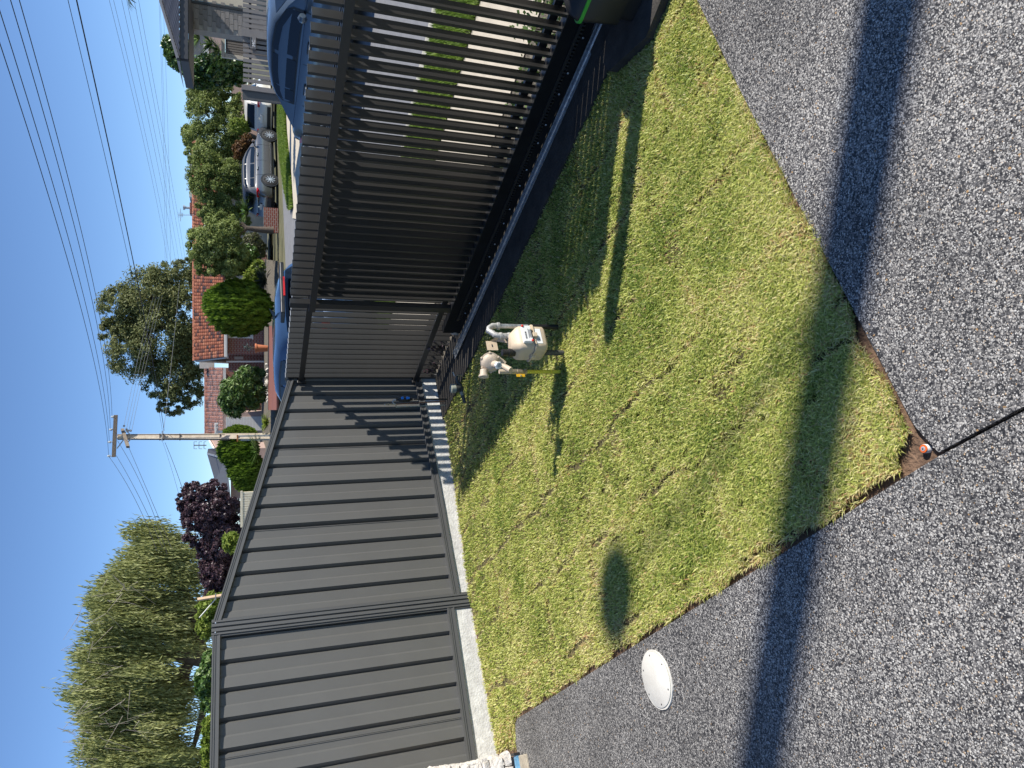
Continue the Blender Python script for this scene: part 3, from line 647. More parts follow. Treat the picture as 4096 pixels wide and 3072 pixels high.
# ---------------------------------------------------------------- garden tap assembly
def tap():
    b0=on(1790,1597,-.06); y=b0.y
    t=empty('garden_tap',b0,'slim garden tap riser with bright blue coupling in front of the steel fence','tap')
    f=lambda X,Y,dy=0: at(X,Y,y+dy)
    MB().tube([b0,f(1655,1597)],.0065,10).obj('black_riser',M['black'],t,True)
    MB().lathe(f(1648,1597),Z3,[(-.006,.011),(.014,.011)],10).obj('lower_nut',M['black'],t)
    MB().tube([f(1645,1597),f(1635,1598),f(1600,1598),f(1592,1598)],[.012,.020,.020,.012],12).obj('coupling_body',M['black'],t,True)
    for X in (1629,1610): MB().lathe(f(X,1591,-.012),Vector((.25,-1,0)),[(-.006,.012),(.004,.012),(.006,.009)],6).obj('blue_button',M['bluep'],t)
    for X0,X1 in ((1641,1621),(1617,1602)): MB().box((f(X0,1592,-.014)+f(X1,1592,-.014))/2,Z3*.0165 if X0>1620 else Z3*.0125,Vector((1,0,0))*.011,Vector((0,1,0))*.008).obj('blue_grip',M['bluep'],t,bev=.003)
    MB().lathe(f(1590,1598),Z3,[(-.004,.013),(.014,.013)],12).obj('upper_nut',M['black'],t)
    MB().tube([f(1586,1600),f(1577,1600),f(1571,1606),f(1574,1613),f(1580,1617)],.008,12).obj('swivel_elbow',M['galv_old'],t,True)
    MB().tube([f(1580,1617),f(1540,1618)],[.006,.0045],10).obj('brass_spindle',M['brass'],t,True)
    MB().lathe(f(1556,1618),Z3,[(0,.009),(.012,.009)],8).obj('gland_nut',M['brass'],t)
    MB().lathe(f(1541,1618),Z3,[(0,.007),(.008,.007)],10).obj('spindle_head',M['galv_old'],t)
    MB().tube([f(1583,1617),f(1780,1604)],.0045,8).obj('copper_riser',M['copper'],t,True)
    MB().tube([f(1583,1628,-.01),f(1780,1620,-.01)],.004,8).obj('old_riser',M['oldpipe'],t,True)
    MB().box((f(1584,1618)+f(1584,1628))/2,Vector((1,0,0))*.018,Vector((0,1,0))*.004,Z3*.004).obj('tee_arm',M['brass'],t)
tap()
def canister():
    c=on(1868,1560,-.05); y=c.y
    t=empty('water_meter',c,'grey capped water meter with old pipe fittings low in the grass','water meter')
    top=at(1786,1556,y); bot=at(1838,1553,y); d=(top-bot).normalized()
    MB().lathe(bot,d,[(-.01,.026),(0,.034),(.035,.034),(.037,.031)],20).obj('meter_barrel',M['pvcd'],t,True)
    MB().lathe(bot+d*.036,d,[(0,.038),(.036,.038),(.040,.034)],24).obj('cap',M['pvc'],t,True)
    f=lambda X,Y: at(X,Y,y)
    MB().tube([f(1832,1530),f(1842,1540),f(1846,1556),f(1847,1570),f(1853,1590),f(1860,1612)],[.014,.016,.018,.014,.016,.013],12).obj('meter_body',M['pvcd'],t,True)
    MB().tube([f(1845,1566),f(1850,1580)],.0155,12).obj('pale_union',M['pvc'],t,True)
    MB().tube([f(1832,1534),f(1826,1516),f(1828,1504)],[.014,.015,.012],12).obj('stop_valve',M['pvcd'],t,True)
    MB().tube([f(1828,1503),f(1850,1502)],[.010,.009],10).obj('valve_handle',M['brass'],t,True)
    MB().tube([f(1818,1504),f(1812,1488)],.006,8).obj('spindle',M['galv_old'],t,True)
canister()
# ---------------------------------------------------------------- inspection cover, sprinkler
def lid():
    c=(on(2625,2718,0)); c=Vector((c.x,c.y,0)); R_=.123
    t=empty('inspection_cover',c+Z3*-.004,'round cream inspection cover with six screw holes set in the paving','cover')
    b=MB(); P=[]
    n=48; r1=[c+Vector((math.cos(2*math.pi*k/n),math.sin(2*math.pi*k/n),0))*(R_*(1+random.uniform(-.006,.012))) for k in range(n)]
    b.loft([[p-Z3*.02 for p in r1],[p-Z3*.0005 for p in r1]]); b.obj('frame_ring',M['lid'],t)
    MB().lathe(c,Z3,[(0,R_-.0075),(.0012,R_-.0075)],48).obj('gap_ring',M['pvc'],t)
    MB().lathe(c,Z3,[(0,R_-.0085),(.003,R_-.0085),(.0042,R_-.0105)],64).obj('lid_plate',M['lid'],t,True)
    for k in range(6):
        an=k*math.pi/3+.5; MB().lathe(c+Vector((math.cos(an),math.sin(an),0))*(R_*.82)+Z3*.0043,Z3,[(0,.004),(.0006,.004)],10).obj('screw_hole',M['ink'],t)
lid()
c=on(3693,1795,-.012); t=empty('pop_up_sprinkler',c,'small orange and grey sprinkler head in the bare soil corner','sprinkler')
c=c-Z3*.008
MB().lathe(c-Z3*.02,Z3,[(0,.0120),(.024,.0120),(.025,.0112)],24).obj('riser_ring',M['label'],t,True)
MB().lathe(c+Z3*.0055,Z3,[(0,.0113),(.002,.0110),(.003,.0104)],24).obj('orange_ring',M['orange'],t,True)
MB().lathe(c+Z3*.0087,Z3,[(0,.0064),(.001,.006)],20).obj('centre_disc',M['cap'],t,True)
MB().lathe(c+Z3*.0098,Z3,[(0,.0024),(.0015,.002)],10).obj('centre_pin',M['copper'],t,True)
# unseen pole outside the frame on the right: its shadow is the broad band over the paving
B0=Vector((9.2,-.40,-.1)); t=empty('unseen_pole',B0,'timber pole with an added shadow-casting head standing beyond the right side of the driveway','street light')
MB().tube([B0,B0+Z3*10.8],[.135,.11],14).obj('pole',M['wood'],t,True)
hd=Vector((8.15,.96,7.85)); MB().tube([B0+Z3*7.7,(B0+Z3*7.9).lerp(hd,.5),hd],.016,8).obj('arm',M['galv'],t,True)  # arm added to carry the shadow-casting head
MB().lathe(hd-Z3*.05,Z3,[(-.06,.09),(0,.145),(.10,.165),(.2,.145),(.28,.06)],16).obj('shadow_caster',M['galv'],t,True)  # unseen head, added and shaped to cast the oval shadow on the lawn
# ================================================================ background
def ppm(y): return 3180./y
def px(X0,X1,Y0,Y1,y): return at((X0+X1)/2,(Y0+Y1)/2,y)
# ---- street surfaces
def patch(name,pts,m,dz,world=False,thick=0.):
    P=[]
    for a in pts: P.append(Vector((a[0],a[1],zt(a[1])+dz)) if world else ong(a[0],a[1],dz))
    b=MB(); c=sum((p for p in P),Vector())/len(P); n=len(P)
    # subdivide so the sheet follows the gentle rise of the ground
    ring=[]
    for i in range(n):
        for k in range(6):
            q=P[i].lerp(P[(i+1)%n],k/6); q.z=zt(q.y)+dz; ring.append(q)
    bm=bmesh.new(); vs=[bm.verts.new(q) for q in ring]; f=bm.faces.new(vs)
    bmesh.ops.triangulate(bm,faces=[f])
    for cut in (14.,18.,22.,26.,30.,34.,36.):
        g_=bm.verts[:]+bm.edges[:]+bm.faces[:]
        bmesh.ops.bisect_plane(bm,geom=g_,plane_co=(0,cut,0),plane_no=(0,1,0))
    for v in bm.verts: v.co.z=zt(v.co.y)+dz
    if thick:
        r=bmesh.ops.extrude_face_region(bm,geom=bm.faces[:])
        for v in [e for e in r['geom'] if isinstance(e,bmesh.types.BMVert)]: v.co.z-=thick
    bmesh.ops.recalc_face_normals(bm,faces=bm.faces)
    me=bpy.data.meshes.new(name); bm.to_mesh(me); bm.free(); me.materials.append(m)
    o=bpy.data.objects.new(name,me); link(o); o['kind']='structure'; return o
def F2(s,n): p=fr(s,n); return (p.x,p.y)
patch('verge_soil',[F2(-30,3.50),F2(-30,6.5),F2(14,6.5),F2(14,3.50)],M['mulch'],.004,True)
patch('footpath',[F2(-30,4.15),F2(-30,5.35),F2(14,5.35),F2(14,4.15)],M['path'],.012,True)
patch('nature_strip',[F2(-30,5.35),F2(-30,6.55),F2(14,6.55),F2(14,5.35)],M['turfsoil'],.010,True)
patch('road',[F2(-44,6.75),F2(-44,12.3),(3.2,30),(9.,33.),(30,43.5),(34,36.5),(13.8,27.5),F2(4,10.4),F2(18,10.4),F2(18,6.75)],M['asphalt'],-.012,True)
patch('kerb',[F2(-44,6.55),F2(-44,6.75),F2(18,6.75),F2(18,6.55)],M['kerb'],.02,True,.1)
# opposite corner: kerb, grass strip and pale concrete
patch('corner_verge',[(1120,300),(1119,525),(1128,640),(1146,760),(1164,840),(1176,830),(1168,700),(1150,525),(1140,300)],M['turfsoil'],.02)
patch('corner_path',[(1141,300),(1151,525),(1169,700),(1177,830),(1172,872),(1200,880),(1215,700),(1228,560),(1235,300)],M['path'],.026)
def tuft(name,label,poly_fn,n,h,w_,m,dz,kind='stuff'):
    P=poly_fn(n); N=len(P); az=rng.uniform(0,6.28,N); hh=rng.uniform(.6,1.2,N)*h; l=rng.uniform(.1,.7,N)*h
    z=np.array([zt(y) for y in P[:,1]])+dz
    sx=-np.sin(az)*w_;sy=np.cos(az)*w_
    V=np.zeros((N,3,3)); V[:,0]=np.stack([P[:,0]-sx,P[:,1]-sy,z],1);V[:,1]=np.stack([P[:,0]+sx,P[:,1]+sy,z],1);V[:,2]=np.stack([P[:,0]+np.cos(az)*l,P[:,1]+np.sin(az)*l,z+hh],1)
    F=np.arange(N*3).reshape(N,3)
    o=bpy.data.objects.new(name,bm_mesh(name,V.reshape(-1,3),F,m,np.repeat(rng.beta(2,2,N),3))); link(o); tag(o,label,'grass',kind=kind)
def strip_fn(s0,s1,n0,n1):
    def f(n):
        s=rng.uniform(s0,s1,n); q=rng.uniform(n0,n1,n); return np.stack([PX+s*gx+(q-3.4537)*nx,PY+s*gy+(q-3.4537)*ny],1)
    return f
tuft('nature_strip_grass','bright green grass strip between footpath and road beyond the fence',strip_fn(-3,9,5.36,6.5),60000,.07,.006,M['verge'],.01)
def poly_px(pts):
    Q=[ong(a,b) for a,b in pts]; A=np.array([(q.x,q.y) for q in Q])
    def f(n):
        lo=A.min(0);hi=A.max(0); P=rng.uniform(lo,hi,(n*3,2)); ins=np.zeros(len(P),bool); j=len(A)-1
        for i in range(len(A)):
            c=((A[i,1]>P[:,1])!=(A[j,1]>P[:,1]))&(P[:,0]<(A[j,0]-A[i,0])*(P[:,1]-A[i,1])/(A[j,1]-A[i,1]+1e-9)+A[i,0]); ins^=c; j=i
        return P[ins][:n]
    return f
tuft('corner_grass','bright grass verge rounding the opposite street corner',poly_px([(1120,300),(1119,525),(1128,640),(1146,760),(1164,840),(1176,830),(1168,700),(1150,525),(1140,300)]),26000,.13,.02,M['verge'],.02)
M['drygrass']=leafmat('dry_verge',[(.10,.09,.03),(.22,.19,.07),(.16,.20,.05),(.32,.27,.13)],.2)
# far verge, bank and gardens in front of the houses
def bank():
    # rises from the far kerb up to house level
    V=[];F=[]
    prof=[(33.2,.31),(34.0,.42),(35.2,.55),(36.5,.75),(60,.80)]
    xs=[-60,-12,-6,-3,0,2,4,6]
    for y,z in prof:
        for x in xs: V.append((x*(y/34),y+max(0,x)*.35,z))
    k=len(xs)
    for i in range(len(prof)-1):
        for j in range(k-1): F.append((i*k+j,i*k+j+1,(i+1)*k+j+1,(i+1)*k+j))
    o=bpy.data.objects.new('garden_bank',bm_mesh('garden_bank',V,F,M['mulch'])); link(o); o['kind']='structure'
bank()
def wpoly(name,pts,y,m,dz=0,kind='structure'):   # polygon standing/lying through px points with their own depth
    b=MB(); b.add([at(a,b_,c) for a,b_,c in pts],[tuple(range(len(pts)))]); o=b.obj(name,m)
    if kind:o['kind']=kind
    return o
# red paved forecourt of the tiled house (flat, z = .76..)
def flat(name,pts,z,m,kind='structure',th=.06):
    P=[on(a,b,z) for a,b in pts]; return sheet(name,P,m,kind,None,th)
flat('street_apron',[(1106,1300),(1106,1660),(1156,1660),(1156,1300)],.34,M['path'],th=.05)
flat('red_forecourt',[(1073,1305),(1072,1640),(1106,1640),(1108,1300)],.80,M['redpave'])
# ---- foliage
def leafcloud(name,P,size,m,asp=.45,up=.3,tint=None,parent=None,outn=None,sizevar=.35):
    P=np.asarray(P); N=len(P)
    nrm=rng.normal(0,1,(N,3)); nrm[:,2]+=up*2
    if outn is not None: nrm+=outn*1.1
    nrm/=np.linalg.norm(nrm,axis=1,keepdims=True)
    a=np.cross(nrm,rng.normal(0,1,(N,3))); a/=np.linalg.norm(a,axis=1,keepdims=True)+1e-9; b=np.cross(nrm,a)
    s=(size*(1+rng.uniform(-sizevar,sizevar,N)))[:,None]
    V=np.stack([P-a*s,P+b*s*asp-a*s*.1,P+a*s,P-b*s*asp+a*s*.1],1)
    if tint is None: tint=rng.beta(2,2,N)
    off=np.array(parent.location) if parent else np.zeros(3)
    o=bpy.data.objects.new(name,bm_mesh(name,(V-off).reshape(-1,3),np.arange(N*4).reshape(N,4),m,np.repeat(tint,4))); link(o,parent); return o
def blobpts(blobs,y,n,depth=.8,cl=.24,shell=.62,ncl=60,seed=0):
    r=np.random.default_rng(seed+11); out=[];nn=[];tt=[]
    vol=np.array([b[2]*b[3] for b in blobs],float); vol/=vol.sum()
    for b,v_ in zip(blobs,vol):
        yb=y+(b[4] if len(b)>4 else 0); c=np.array(at(b[0],b[1],yb)); k=ppm(yb); rz=b[2]/k; rx=b[3]/k; ry=(rx+rz)/2*depth
        K=max(6,int(ncl*v_*3)); d=r.normal(0,1,(K,3)); d/=np.linalg.norm(d,axis=1,keepdims=True); rad=r.uniform(shell,1.,K)**.6
        cc=d*rad[:,None]; cr=cl*r.uniform(.6,1.35,K)
        m=int(n*v_); ci=r.integers(0,K,m); q=r.normal(0,.55,(m,3)); ln=np.linalg.norm(q,axis=1,keepdims=True); q=np.where(ln>1,q/ln,q)
        p=cc[ci]+q*cr[ci][:,None]; out.append(c+p*np.array([rx,ry,rz])); nn.append(d[ci]*.6+q*.8)
        ct=r.uniform(-.22,.22,K); tt.append(np.clip(r.beta(2,2,m)*.8+.1+ct[ci],0,1))
    return np.concatenate(out),np.concatenate(nn),np.concatenate(tt)
def tree(name,label,cat,y,blobs,n,size,m,trunk=None,tm=None,asp=.45,ncl=60,cl=.24,depth=.8,group=None,seed=0,shell=.62,branches=()):
    g0=trunk[0] if trunk else (blobs[0][0]+blobs[0][2],blobs[0][1])
    base=at(g0[0],g0[1],y)
    t=empty(name,base,label,cat,group)
    P,nn,tt=blobpts(blobs,y,n,depth,cl,shell,ncl,seed)
    leafcloud('crown' if trunk else 'foliage',P,size,m,asp,.25,tt,t,nn)
    if trunk:
        pts=[at(a[0],a[1],y) for a in trunk]; r0=trunk[0][2]; rs=[r0*(1-.6*i/max(1,len(pts)-1)) for i in range(len(pts))]
        MB().tube(pts,rs,9).obj('trunk',tm or M['bark'],t,True)
    for br in branches:
        pts=[at(a[0],a[1],y+(a[3] if len(a)>3 else 0)) for a in br]; r0=br[0][2]; MB().tube(pts,[r0*(1-.7*i/max(1,len(pts)-1)) for i in range(len(pts))],7).obj('branch',tm or M['bark'],t,True)
    return t
L1=leafmat('olive_leaves',[(0.070,0.101,0.024),(0.171,0.222,0.056),(0.302,0.362,0.110),(0.483,0.544,0.201)],.4)
L2=leafmat('dark_gloss_leaves',[(0.019,0.039,0.010),(0.039,0.085,0.018),(0.078,0.156,0.033),(0.221,0.299,0.104)],.2,.3,.6)
L3=leafmat('eucalypt_leaves',[(.08,.10,.035),(.15,.175,.06),(.235,.25,.10),(.34,.34,.15)],.35)
L3b=leafmat('eucalypt_leaves_b',[(0.057,0.085,0.034),(0.114,0.152,0.057),(0.209,0.247,0.095),(0.342,0.380,0.152)],.35)
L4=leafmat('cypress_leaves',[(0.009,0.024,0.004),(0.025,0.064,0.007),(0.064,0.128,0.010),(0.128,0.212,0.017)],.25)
L5=leafmat('willow_leaves',[(.13,.155,.05),(.26,.285,.095),(.39,.41,.16),(.50,.50,.25)],.42)
L5b=leafmat('willow_leaves_b',[(0.085,0.114,0.034),(0.190,0.228,0.061),(0.342,0.380,0.114),(0.532,0.551,0.209)],.4)
L6=leafmat('plum_leaves',[(0.028,0.017,0.026),(0.065,0.037,0.051),(0.116,0.065,0.074),(0.232,0.163,0.174)],.25,.4,.5)
L7=leafmat('oleander_leaves',[(0.027,0.061,0.016),(0.068,0.135,0.027),(0.135,0.230,0.054),(0.378,0.459,0.189)],.3,.4,.5)
L8=leafmat('lime_leaves',[(0.072,0.120,0.014),(0.156,0.228,0.030),(0.264,0.336,0.060),(0.360,0.408,0.096)],.4)
L9=leafmat('agave_leaves',[(.03,.05,.05),(.06,.09,.085),(.11,.15,.13)],.1,.5)
L10=leafmat('rust_leaves',[(.08,.04,.02),(.16,.08,.03),(.24,.14,.05)],.3)
# big eucalypt behind the tiled house
tree('gum_tree','large grey-green gum tree towering behind the red tiled house roof','tree',66,
 [(470,1230,75,90),(520,1400,90,120),(600,1180,110,110),(640,1350,120,150),(560,1270,80,120),(700,1130,95,85),(700,1500,85,110),(760,1560,50,70),(740,1250,80,140),(640,1540,70,60),(790,1400,60,120),(450,1330,45,60),(690,1620,60,40),(730,1080,60,50)],80000,.125,L3,
 trunk=[(830,1330,.45),(740,1320),(620,1300),(520,1290)],asp=.35,ncl=330,cl=.22,seed=1,branches=([(740,1320,.3),(680,1440),(620,1530)],[(700,1315,.3),(620,1200),(560,1150)],[(780,1330,.25),(740,1450),(720,1580)]))
# three street trees along the verge
tree('street_tree','small leafy street tree with forked dark trunk at the corner left of the grey SUV','tree',33,
 [(850,990,70,80),(900,930,70,70),(930,1030,60,70),(830,1060,50,50),(800,980,50,70),(910,1075,50,40),(880,890,60,40)],44000,.055,L1,
 trunk=[(1095,922,.16),(1030,918),(985,912),(965,890)],asp=.38,ncl=130,seed=2,group='olive-green street trees on the verge',branches=([(985,912,.11),(960,935),(940,985),(900,1010)],[(975,912,.1),(925,885),(880,870)]))
tree('street_tree','broad olive-green street tree directly behind the parked grey SUV','tree',40,
 [(850,740,80,85),(900,690,70,60),(840,830,60,60),(800,700,50,70),(930,800,60,65),(900,870,60,55),(870,860,60,45),(960,870,40,45),(820,640,50,60),(960,740,50,60)],46000,.062,L1,
 trunk=[(1100,745,.15),(1000,740),(900,745)],asp=.38,ncl=150,seed=3,group='olive-green street trees on the verge')
tree('street_tree','wide spreading street tree with leaning trunk above the white hatchback','tree',42.3,
 [(820,450,70,90),(860,560,80,85),(800,560,55,70),(790,400,50,55),(920,500,60,90),(900,400,55,60),(940,600,50,60),(850,380,50,50),(965,420,35,55),(780,620,40,40)],50000,.066,L1,
 trunk=[(1070,575,.16),(1000,540),(960,560),(900,570)],asp=.38,ncl=150,seed=4,group='olive-green street trees on the verge',branches=([(1000,545,.1),(940,520),(880,470)],[(1005,545,.1),(985,610),(960,650)]))
tree('camellia_tree','dense dark glossy round tree beside the numbered fence','tree',27,[(850,285,90,55),(800,305,60,45),(900,270,70,50),(780,320,40,30),(930,300,50,45),(960,260,35,40)],20000,.075,L2,asp=.55,ncl=130,seed=5)
tree('garden_tree','bushy yellow-tipped tree rising behind the charcoal roof','tree',42,[(700,180,45,40),(720,230,50,50),(760,250,45,50),(690,215,30,30),(745,185,40,30)],12000,.1,L7,asp=.5,ncl=90,seed=6)
tree('garden_tree','small round treetop poking above the ridge behind the SUV','tree',70,[(750,540,22,40),(765,580,20,30),(745,520,14,20)],3500,.13,L1,asp=.45,ncl=50,seed=7)
tree('palm_tree','far palm top peeping over the red tiled ridge','palm',80,[(768,935,14,22)],900,.28,L7,asp=.12,ncl=10,seed=8)
tree('garden_tree','distant green treetop beyond the chimney','tree',80,[(768,1040,10,22)],900,.16,L1,asp=.45,ncl=20,seed=80)
# clipped cypress ball: dense vertical sprays
def cypress(name,label,y,blobs,n,size,m,seed,group=None):
    base=at(blobs[0][0]+blobs[0][2],blobs[0][1],y); t=empty(name,base,label,'hedge',group)
    r=np.random.default_rng(seed); P=[];O=[];T=[]
    ar=np.array([b[2]*b[3] for b in blobs],float); ar/=ar.sum()
    for b,a_ in zip(blobs,ar):
        k=ppm(y); c=np.array(at(b[0],b[1],y)); m_=int(n*a_); d=r.normal(0,1,(m_,3)); d/=np.linalg.norm(d,axis=1,keepdims=True)
        f=1+.075*np.sin(d[:,0]*17+3*np.sin(d[:,2]*6+seed))*np.sin(d[:,2]*7+d[:,1]*9)+.03*np.sin(d[:,0]*41)
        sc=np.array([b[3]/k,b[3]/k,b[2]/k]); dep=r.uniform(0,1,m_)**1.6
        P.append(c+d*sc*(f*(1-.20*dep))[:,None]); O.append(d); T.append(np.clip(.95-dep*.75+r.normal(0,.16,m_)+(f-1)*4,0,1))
    P=np.concatenate(P);O=np.concatenate(O);T=np.concatenate(T); N=len(P)
    up=np.array([0,0,1.])[None]*1.0+O*.45+r.normal(0,.22,(N,3)); up/=np.linalg.norm(up,axis=1,keepdims=True)
    side=np.cross(up,O+r.normal(0,.5,(N,3))); side/=np.linalg.norm(side,axis=1,keepdims=True)+1e-9
    s=(size*r.uniform(.6,1.4,N))[:,None]
    V=np.stack([P-up*s*.6,P+side*s*.28,P+up*s,P-side*s*.28],1)-np.array(base)
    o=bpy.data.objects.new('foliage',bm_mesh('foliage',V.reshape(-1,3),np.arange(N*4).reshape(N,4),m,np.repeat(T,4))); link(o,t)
    return t
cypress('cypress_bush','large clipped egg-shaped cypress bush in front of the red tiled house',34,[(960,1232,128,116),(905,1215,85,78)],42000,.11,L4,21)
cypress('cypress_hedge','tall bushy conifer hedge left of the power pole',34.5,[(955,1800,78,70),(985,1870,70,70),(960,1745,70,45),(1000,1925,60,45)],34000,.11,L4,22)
tree('oleander_bush','big long-leaved bush with pale buds beside the red forecourt','bush',35,[(960,1560,65,60),(920,1580,45,60),(985,1530,60,40),(940,1640,40,35),(1010,1580,50,55),(1000,1500,55,35)],16000,.13,L7,asp=.25,ncl=140,seed=9)
tree('garden_bush','lime green fluffy bush beside the clipped cypress','bush',34.5,[(1015,1105,38,42),(1035,1070,28,30),(1000,1140,25,20)],7000,.07,L8,asp=.4,ncl=60,seed=10)
tree('garden_bush','green flowering shrub under the corner street tree','bush',35,[(960,1040,45,45),(1000,1015,30,35),(985,1080,30,25)],8000,.08,L7,asp=.4,ncl=60,seed=11)
tree('garden_bush','twiggy grey shrub behind the corner street tree trunk','bush',35.5,[(1010,975,40,45),(1040,1000,30,35)],6000,.055,leafmat('grey_shrub',[(.07,.065,.045),(.13,.12,.08),(.12,.15,.04),(.22,.2,.14)],.2),asp=.4,ncl=60,seed=12)
tree('rust_shrub','rusty brown shrub below the street tree behind the SUV','bush',40,[(965,600,35,40),(985,570,25,35)],4000,.07,L10,asp=.5,ncl=40,seed=13)
tree('flower_bush','grey-green bush with yellow flowers behind the white hatchback','bush',38,[(960,505,38,30),(985,480,22,25)],4500,.06,L8,asp=.4,ncl=40,seed=14)
# spiky plants
def spiky(name,label,c,R_,n,m,seed,up=.6,w_=.035,y=None,drop=.25):
    r=np.random.default_rng(seed); t=empty(name,c,label,'plant'); V=[];F=[];T=[]
    for i in range(n):
        an=r.uniform(0,6.28); el=r.uniform(.05,1.)*up+r.uniform(0,.3); l=R_*r.uniform(.7,1.1); d=Vector((math.cos(an),math.sin(an),el)).normalized(); sd_=Vector((-d.y,d.x,0)).normalized()*w_
        b=len(V); 
        for f,wf in ((0,.6),(.35,1.),(.7,.7),(1,.05)):
            p=d*l*f-Z3*(drop*l*f*f); V+=[tuple(p-sd_*wf),tuple(p+sd_*wf)]
        for k in range(3): F.append((b+2*k,b+2*k+1,b+2*k+3,b+2*k+2))
        T+=[r.uniform(0,1)]*8
    o=bpy.data.objects.new('leaves',bm_mesh('leaves',V,F,m,T)); link(o,t); return t
spiky('agave_plant','blue-grey spiky agave in the bank beside the clipped cypress',at(1068,1120,34),1.25,140,L9,1,up=.9,w_=.045)
spiky('yucca_plant','green spiky yucca between SUV tail and corner street tree',at(995,845,36),1.0,150,L7,2,up=.7,w_=.03)
spiky('yucca_plant','green spiky yucca at the foot of the power pole',at(1035,1800,33.5),1.15,120,L7,3,up=.7,w_=.03)
spiky('strappy_plant','bright strappy-leaved clump beside the red forecourt edge',at(1075,1690,34),.75,130,L8,4,up=.9,w_=.035)
for i,(X,Y,r_,sd_) in enumerate(((800,150,.75,5),(850,175,.8,6),(880,200,.7,7),(935,225,.6,8))):
    spiky('cordyline',('upper spiky cordyline against the grey gable','middle spiky cordyline above the louvred gate','spiky cordyline hanging beside the round dark tree','lowest spiky cordyline behind the numbered fence')[i],at(X,Y,25),r_,90,L7,sd_,up=.9,w_=.02)
spiky('palm_frond_tuft','feathery palm crown hanging in at the top right sky',at(515,-14,26),.5,26,L2,33,up=.3,w_=.03,drop=.5)
# ---- weeping willow
def willow(y=30):
    blobs=[(420,2480,110,190),(360,2760,120,200),(520,2350,120,170),(560,2600,190,200),(620,2880,200,190),(480,3000,200,150),(600,2200,110,110),(430,2640,120,150),(680,2450,110,150),(540,2130,50,40),(700,2250,90,90),(690,3050,120,80),(400,2900,90,120)]
    base=at(1150,2650,y); t=empty('willow_tree',base,'huge weeping willow blown by wind above the left fence bay','tree')
    r=np.random.default_rng(5); k=ppm(y); ar=np.array([b[2]*b[3] for b in blobs],float); ar/=ar.sum(); NS=19000; Vs=[];Ts=[]
    for b,a_ in zip(blobs,ar):
        m_=int(NS*a_); c=np.array(at(b[0],b[1],y)); d=r.normal(0,1,(m_,3)); d/=np.linalg.norm(d,axis=1,keepdims=True); d[:,2]=np.abs(d[:,2])*.9-.25
        rad=r.uniform(.45,1.03,m_)
        # gather the strands into drooping bunches
        K=max(8,int(m_/34)); kd=r.normal(0,1,(K,3)); kd/=np.linalg.norm(kd,axis=1,keepdims=True); kd[:,2]=np.abs(kd[:,2])-.2; kr=r.uniform(.55,1.05,K); ci=r.integers(0,K,m_)
        p=c+(kd*kr[:,None])[ci]*np.array([b[3]/k,b[3]/k*.8,b[2]/k])+r.normal(0,.17,(m_,3))
        L=r.uniform(.6,1.9,m_)*(.6+.5*r.uniform(0,1,K)[ci]); dr=np.stack([r.normal(-.16,.10,m_),r.normal(0,.12,m_),-np.ones(m_)],1)
        ct=r.uniform(-.2,.25,K)[ci]
        for j in range(9):
            f=(j+r.uniform(0,1,m_))/9
            q=p+dr*(L*f)[:,None]+np.stack([-.30*(f*(1-f))*L,0*f,.0*f],1)
            a=dr+r.normal(0,.28,(m_,3)); a/=np.linalg.norm(a,axis=1,keepdims=True); s_=np.cross(a,r.normal(0,1,(m_,3))); s_/=np.linalg.norm(s_,axis=1,keepdims=True)
            ls=r.uniform(.07,.13,m_)[:,None]
            Vs.append(np.stack([q-a*ls,q+s_*ls*.20,q+a*ls,q-s_*ls*.20],1)); Ts.append(np.clip(r.beta(2,2,m_)*.7+.12+ct,0,1))
    V=np.concatenate(Vs)-np.array(base); T=np.concatenate(Ts); N=len(V)
    o=bpy.data.objects.new('crown',bm_mesh('crown',V.reshape(-1,3),np.arange(N*4).reshape(N,4),L5,np.repeat(T,4))); link(o,t)
    f=lambda X,Y,dy=0: at(X,Y,y+dy)
    MB().tube([f(1150,2650),f(900,2640),f(740,2620),f(620,2600)],[.5,.42,.32,.2],12).obj('trunk',M['bark'],t,True)
    for b in ([(800,2630),(700,2500),(560,2400),(470,2400)],[(780,2630),(650,2760),(480,2800),(380,2780)],[(760,2630),(700,2850),(600,2960),(480,3000)],[(700,2610),(560,2600),(440,2560)],[(820,2640),(760,2400),(660,2250),(600,2200)],[(470,2400),(430,2330),(400,2300)],[(860,2640),(800,2900),(760,3040)]):
        MB().tube([f(*q) for q in b],[.2*(1-.75*i/(len(b)-1)) for i in range(len(b))],7).obj('branch',M['bark'],t,True)
    # pale dead switches in the upper crown
    m=MB()
    for i in range(34):
        X=r.uniform(290,560); Y=r.uniform(2300,3050); p=f(X,Y,r.uniform(-3.5,-1)); q=p+Vector((r.normal(-.3,.4),0,r.uniform(-.2,.7))); e=q+Vector((r.normal(-.3,.3),0,-r.uniform(.3,1.1)))
        m.tube([p,q,e],[.009,.006,.003],4)
    o=m.obj('twigs',M['bark_l'],t); o['kind']='stuff'
willow()
tree('plum_tree','dark purple-leaved plum tree with upright twigs beside the willow','tree',26,
 [(800,1990,60,60),(770,1960,40,35),(850,2040,80,70),(800,2070,70,50),(880,2120,70,50),(740,2000,35,30),(860,1960,60,40),(920,2080,60,80),(800,2130,60,60),(860,2190,60,60),(760,2030,40,50),(900,2020,50,50)],52000,.05,L6,
 trunk=[(1060,2040,.12),(930,2040),(850,2020)],tm=M['bark'],asp=.45,ncl=170,cl=.22,seed=15,branches=([(930,2040,.06),(800,1980),(720,1950)],[(920,2040,.06),(820,2080),(760,2110)],[(940,2040,.05),(840,2010),(700,2000)]))
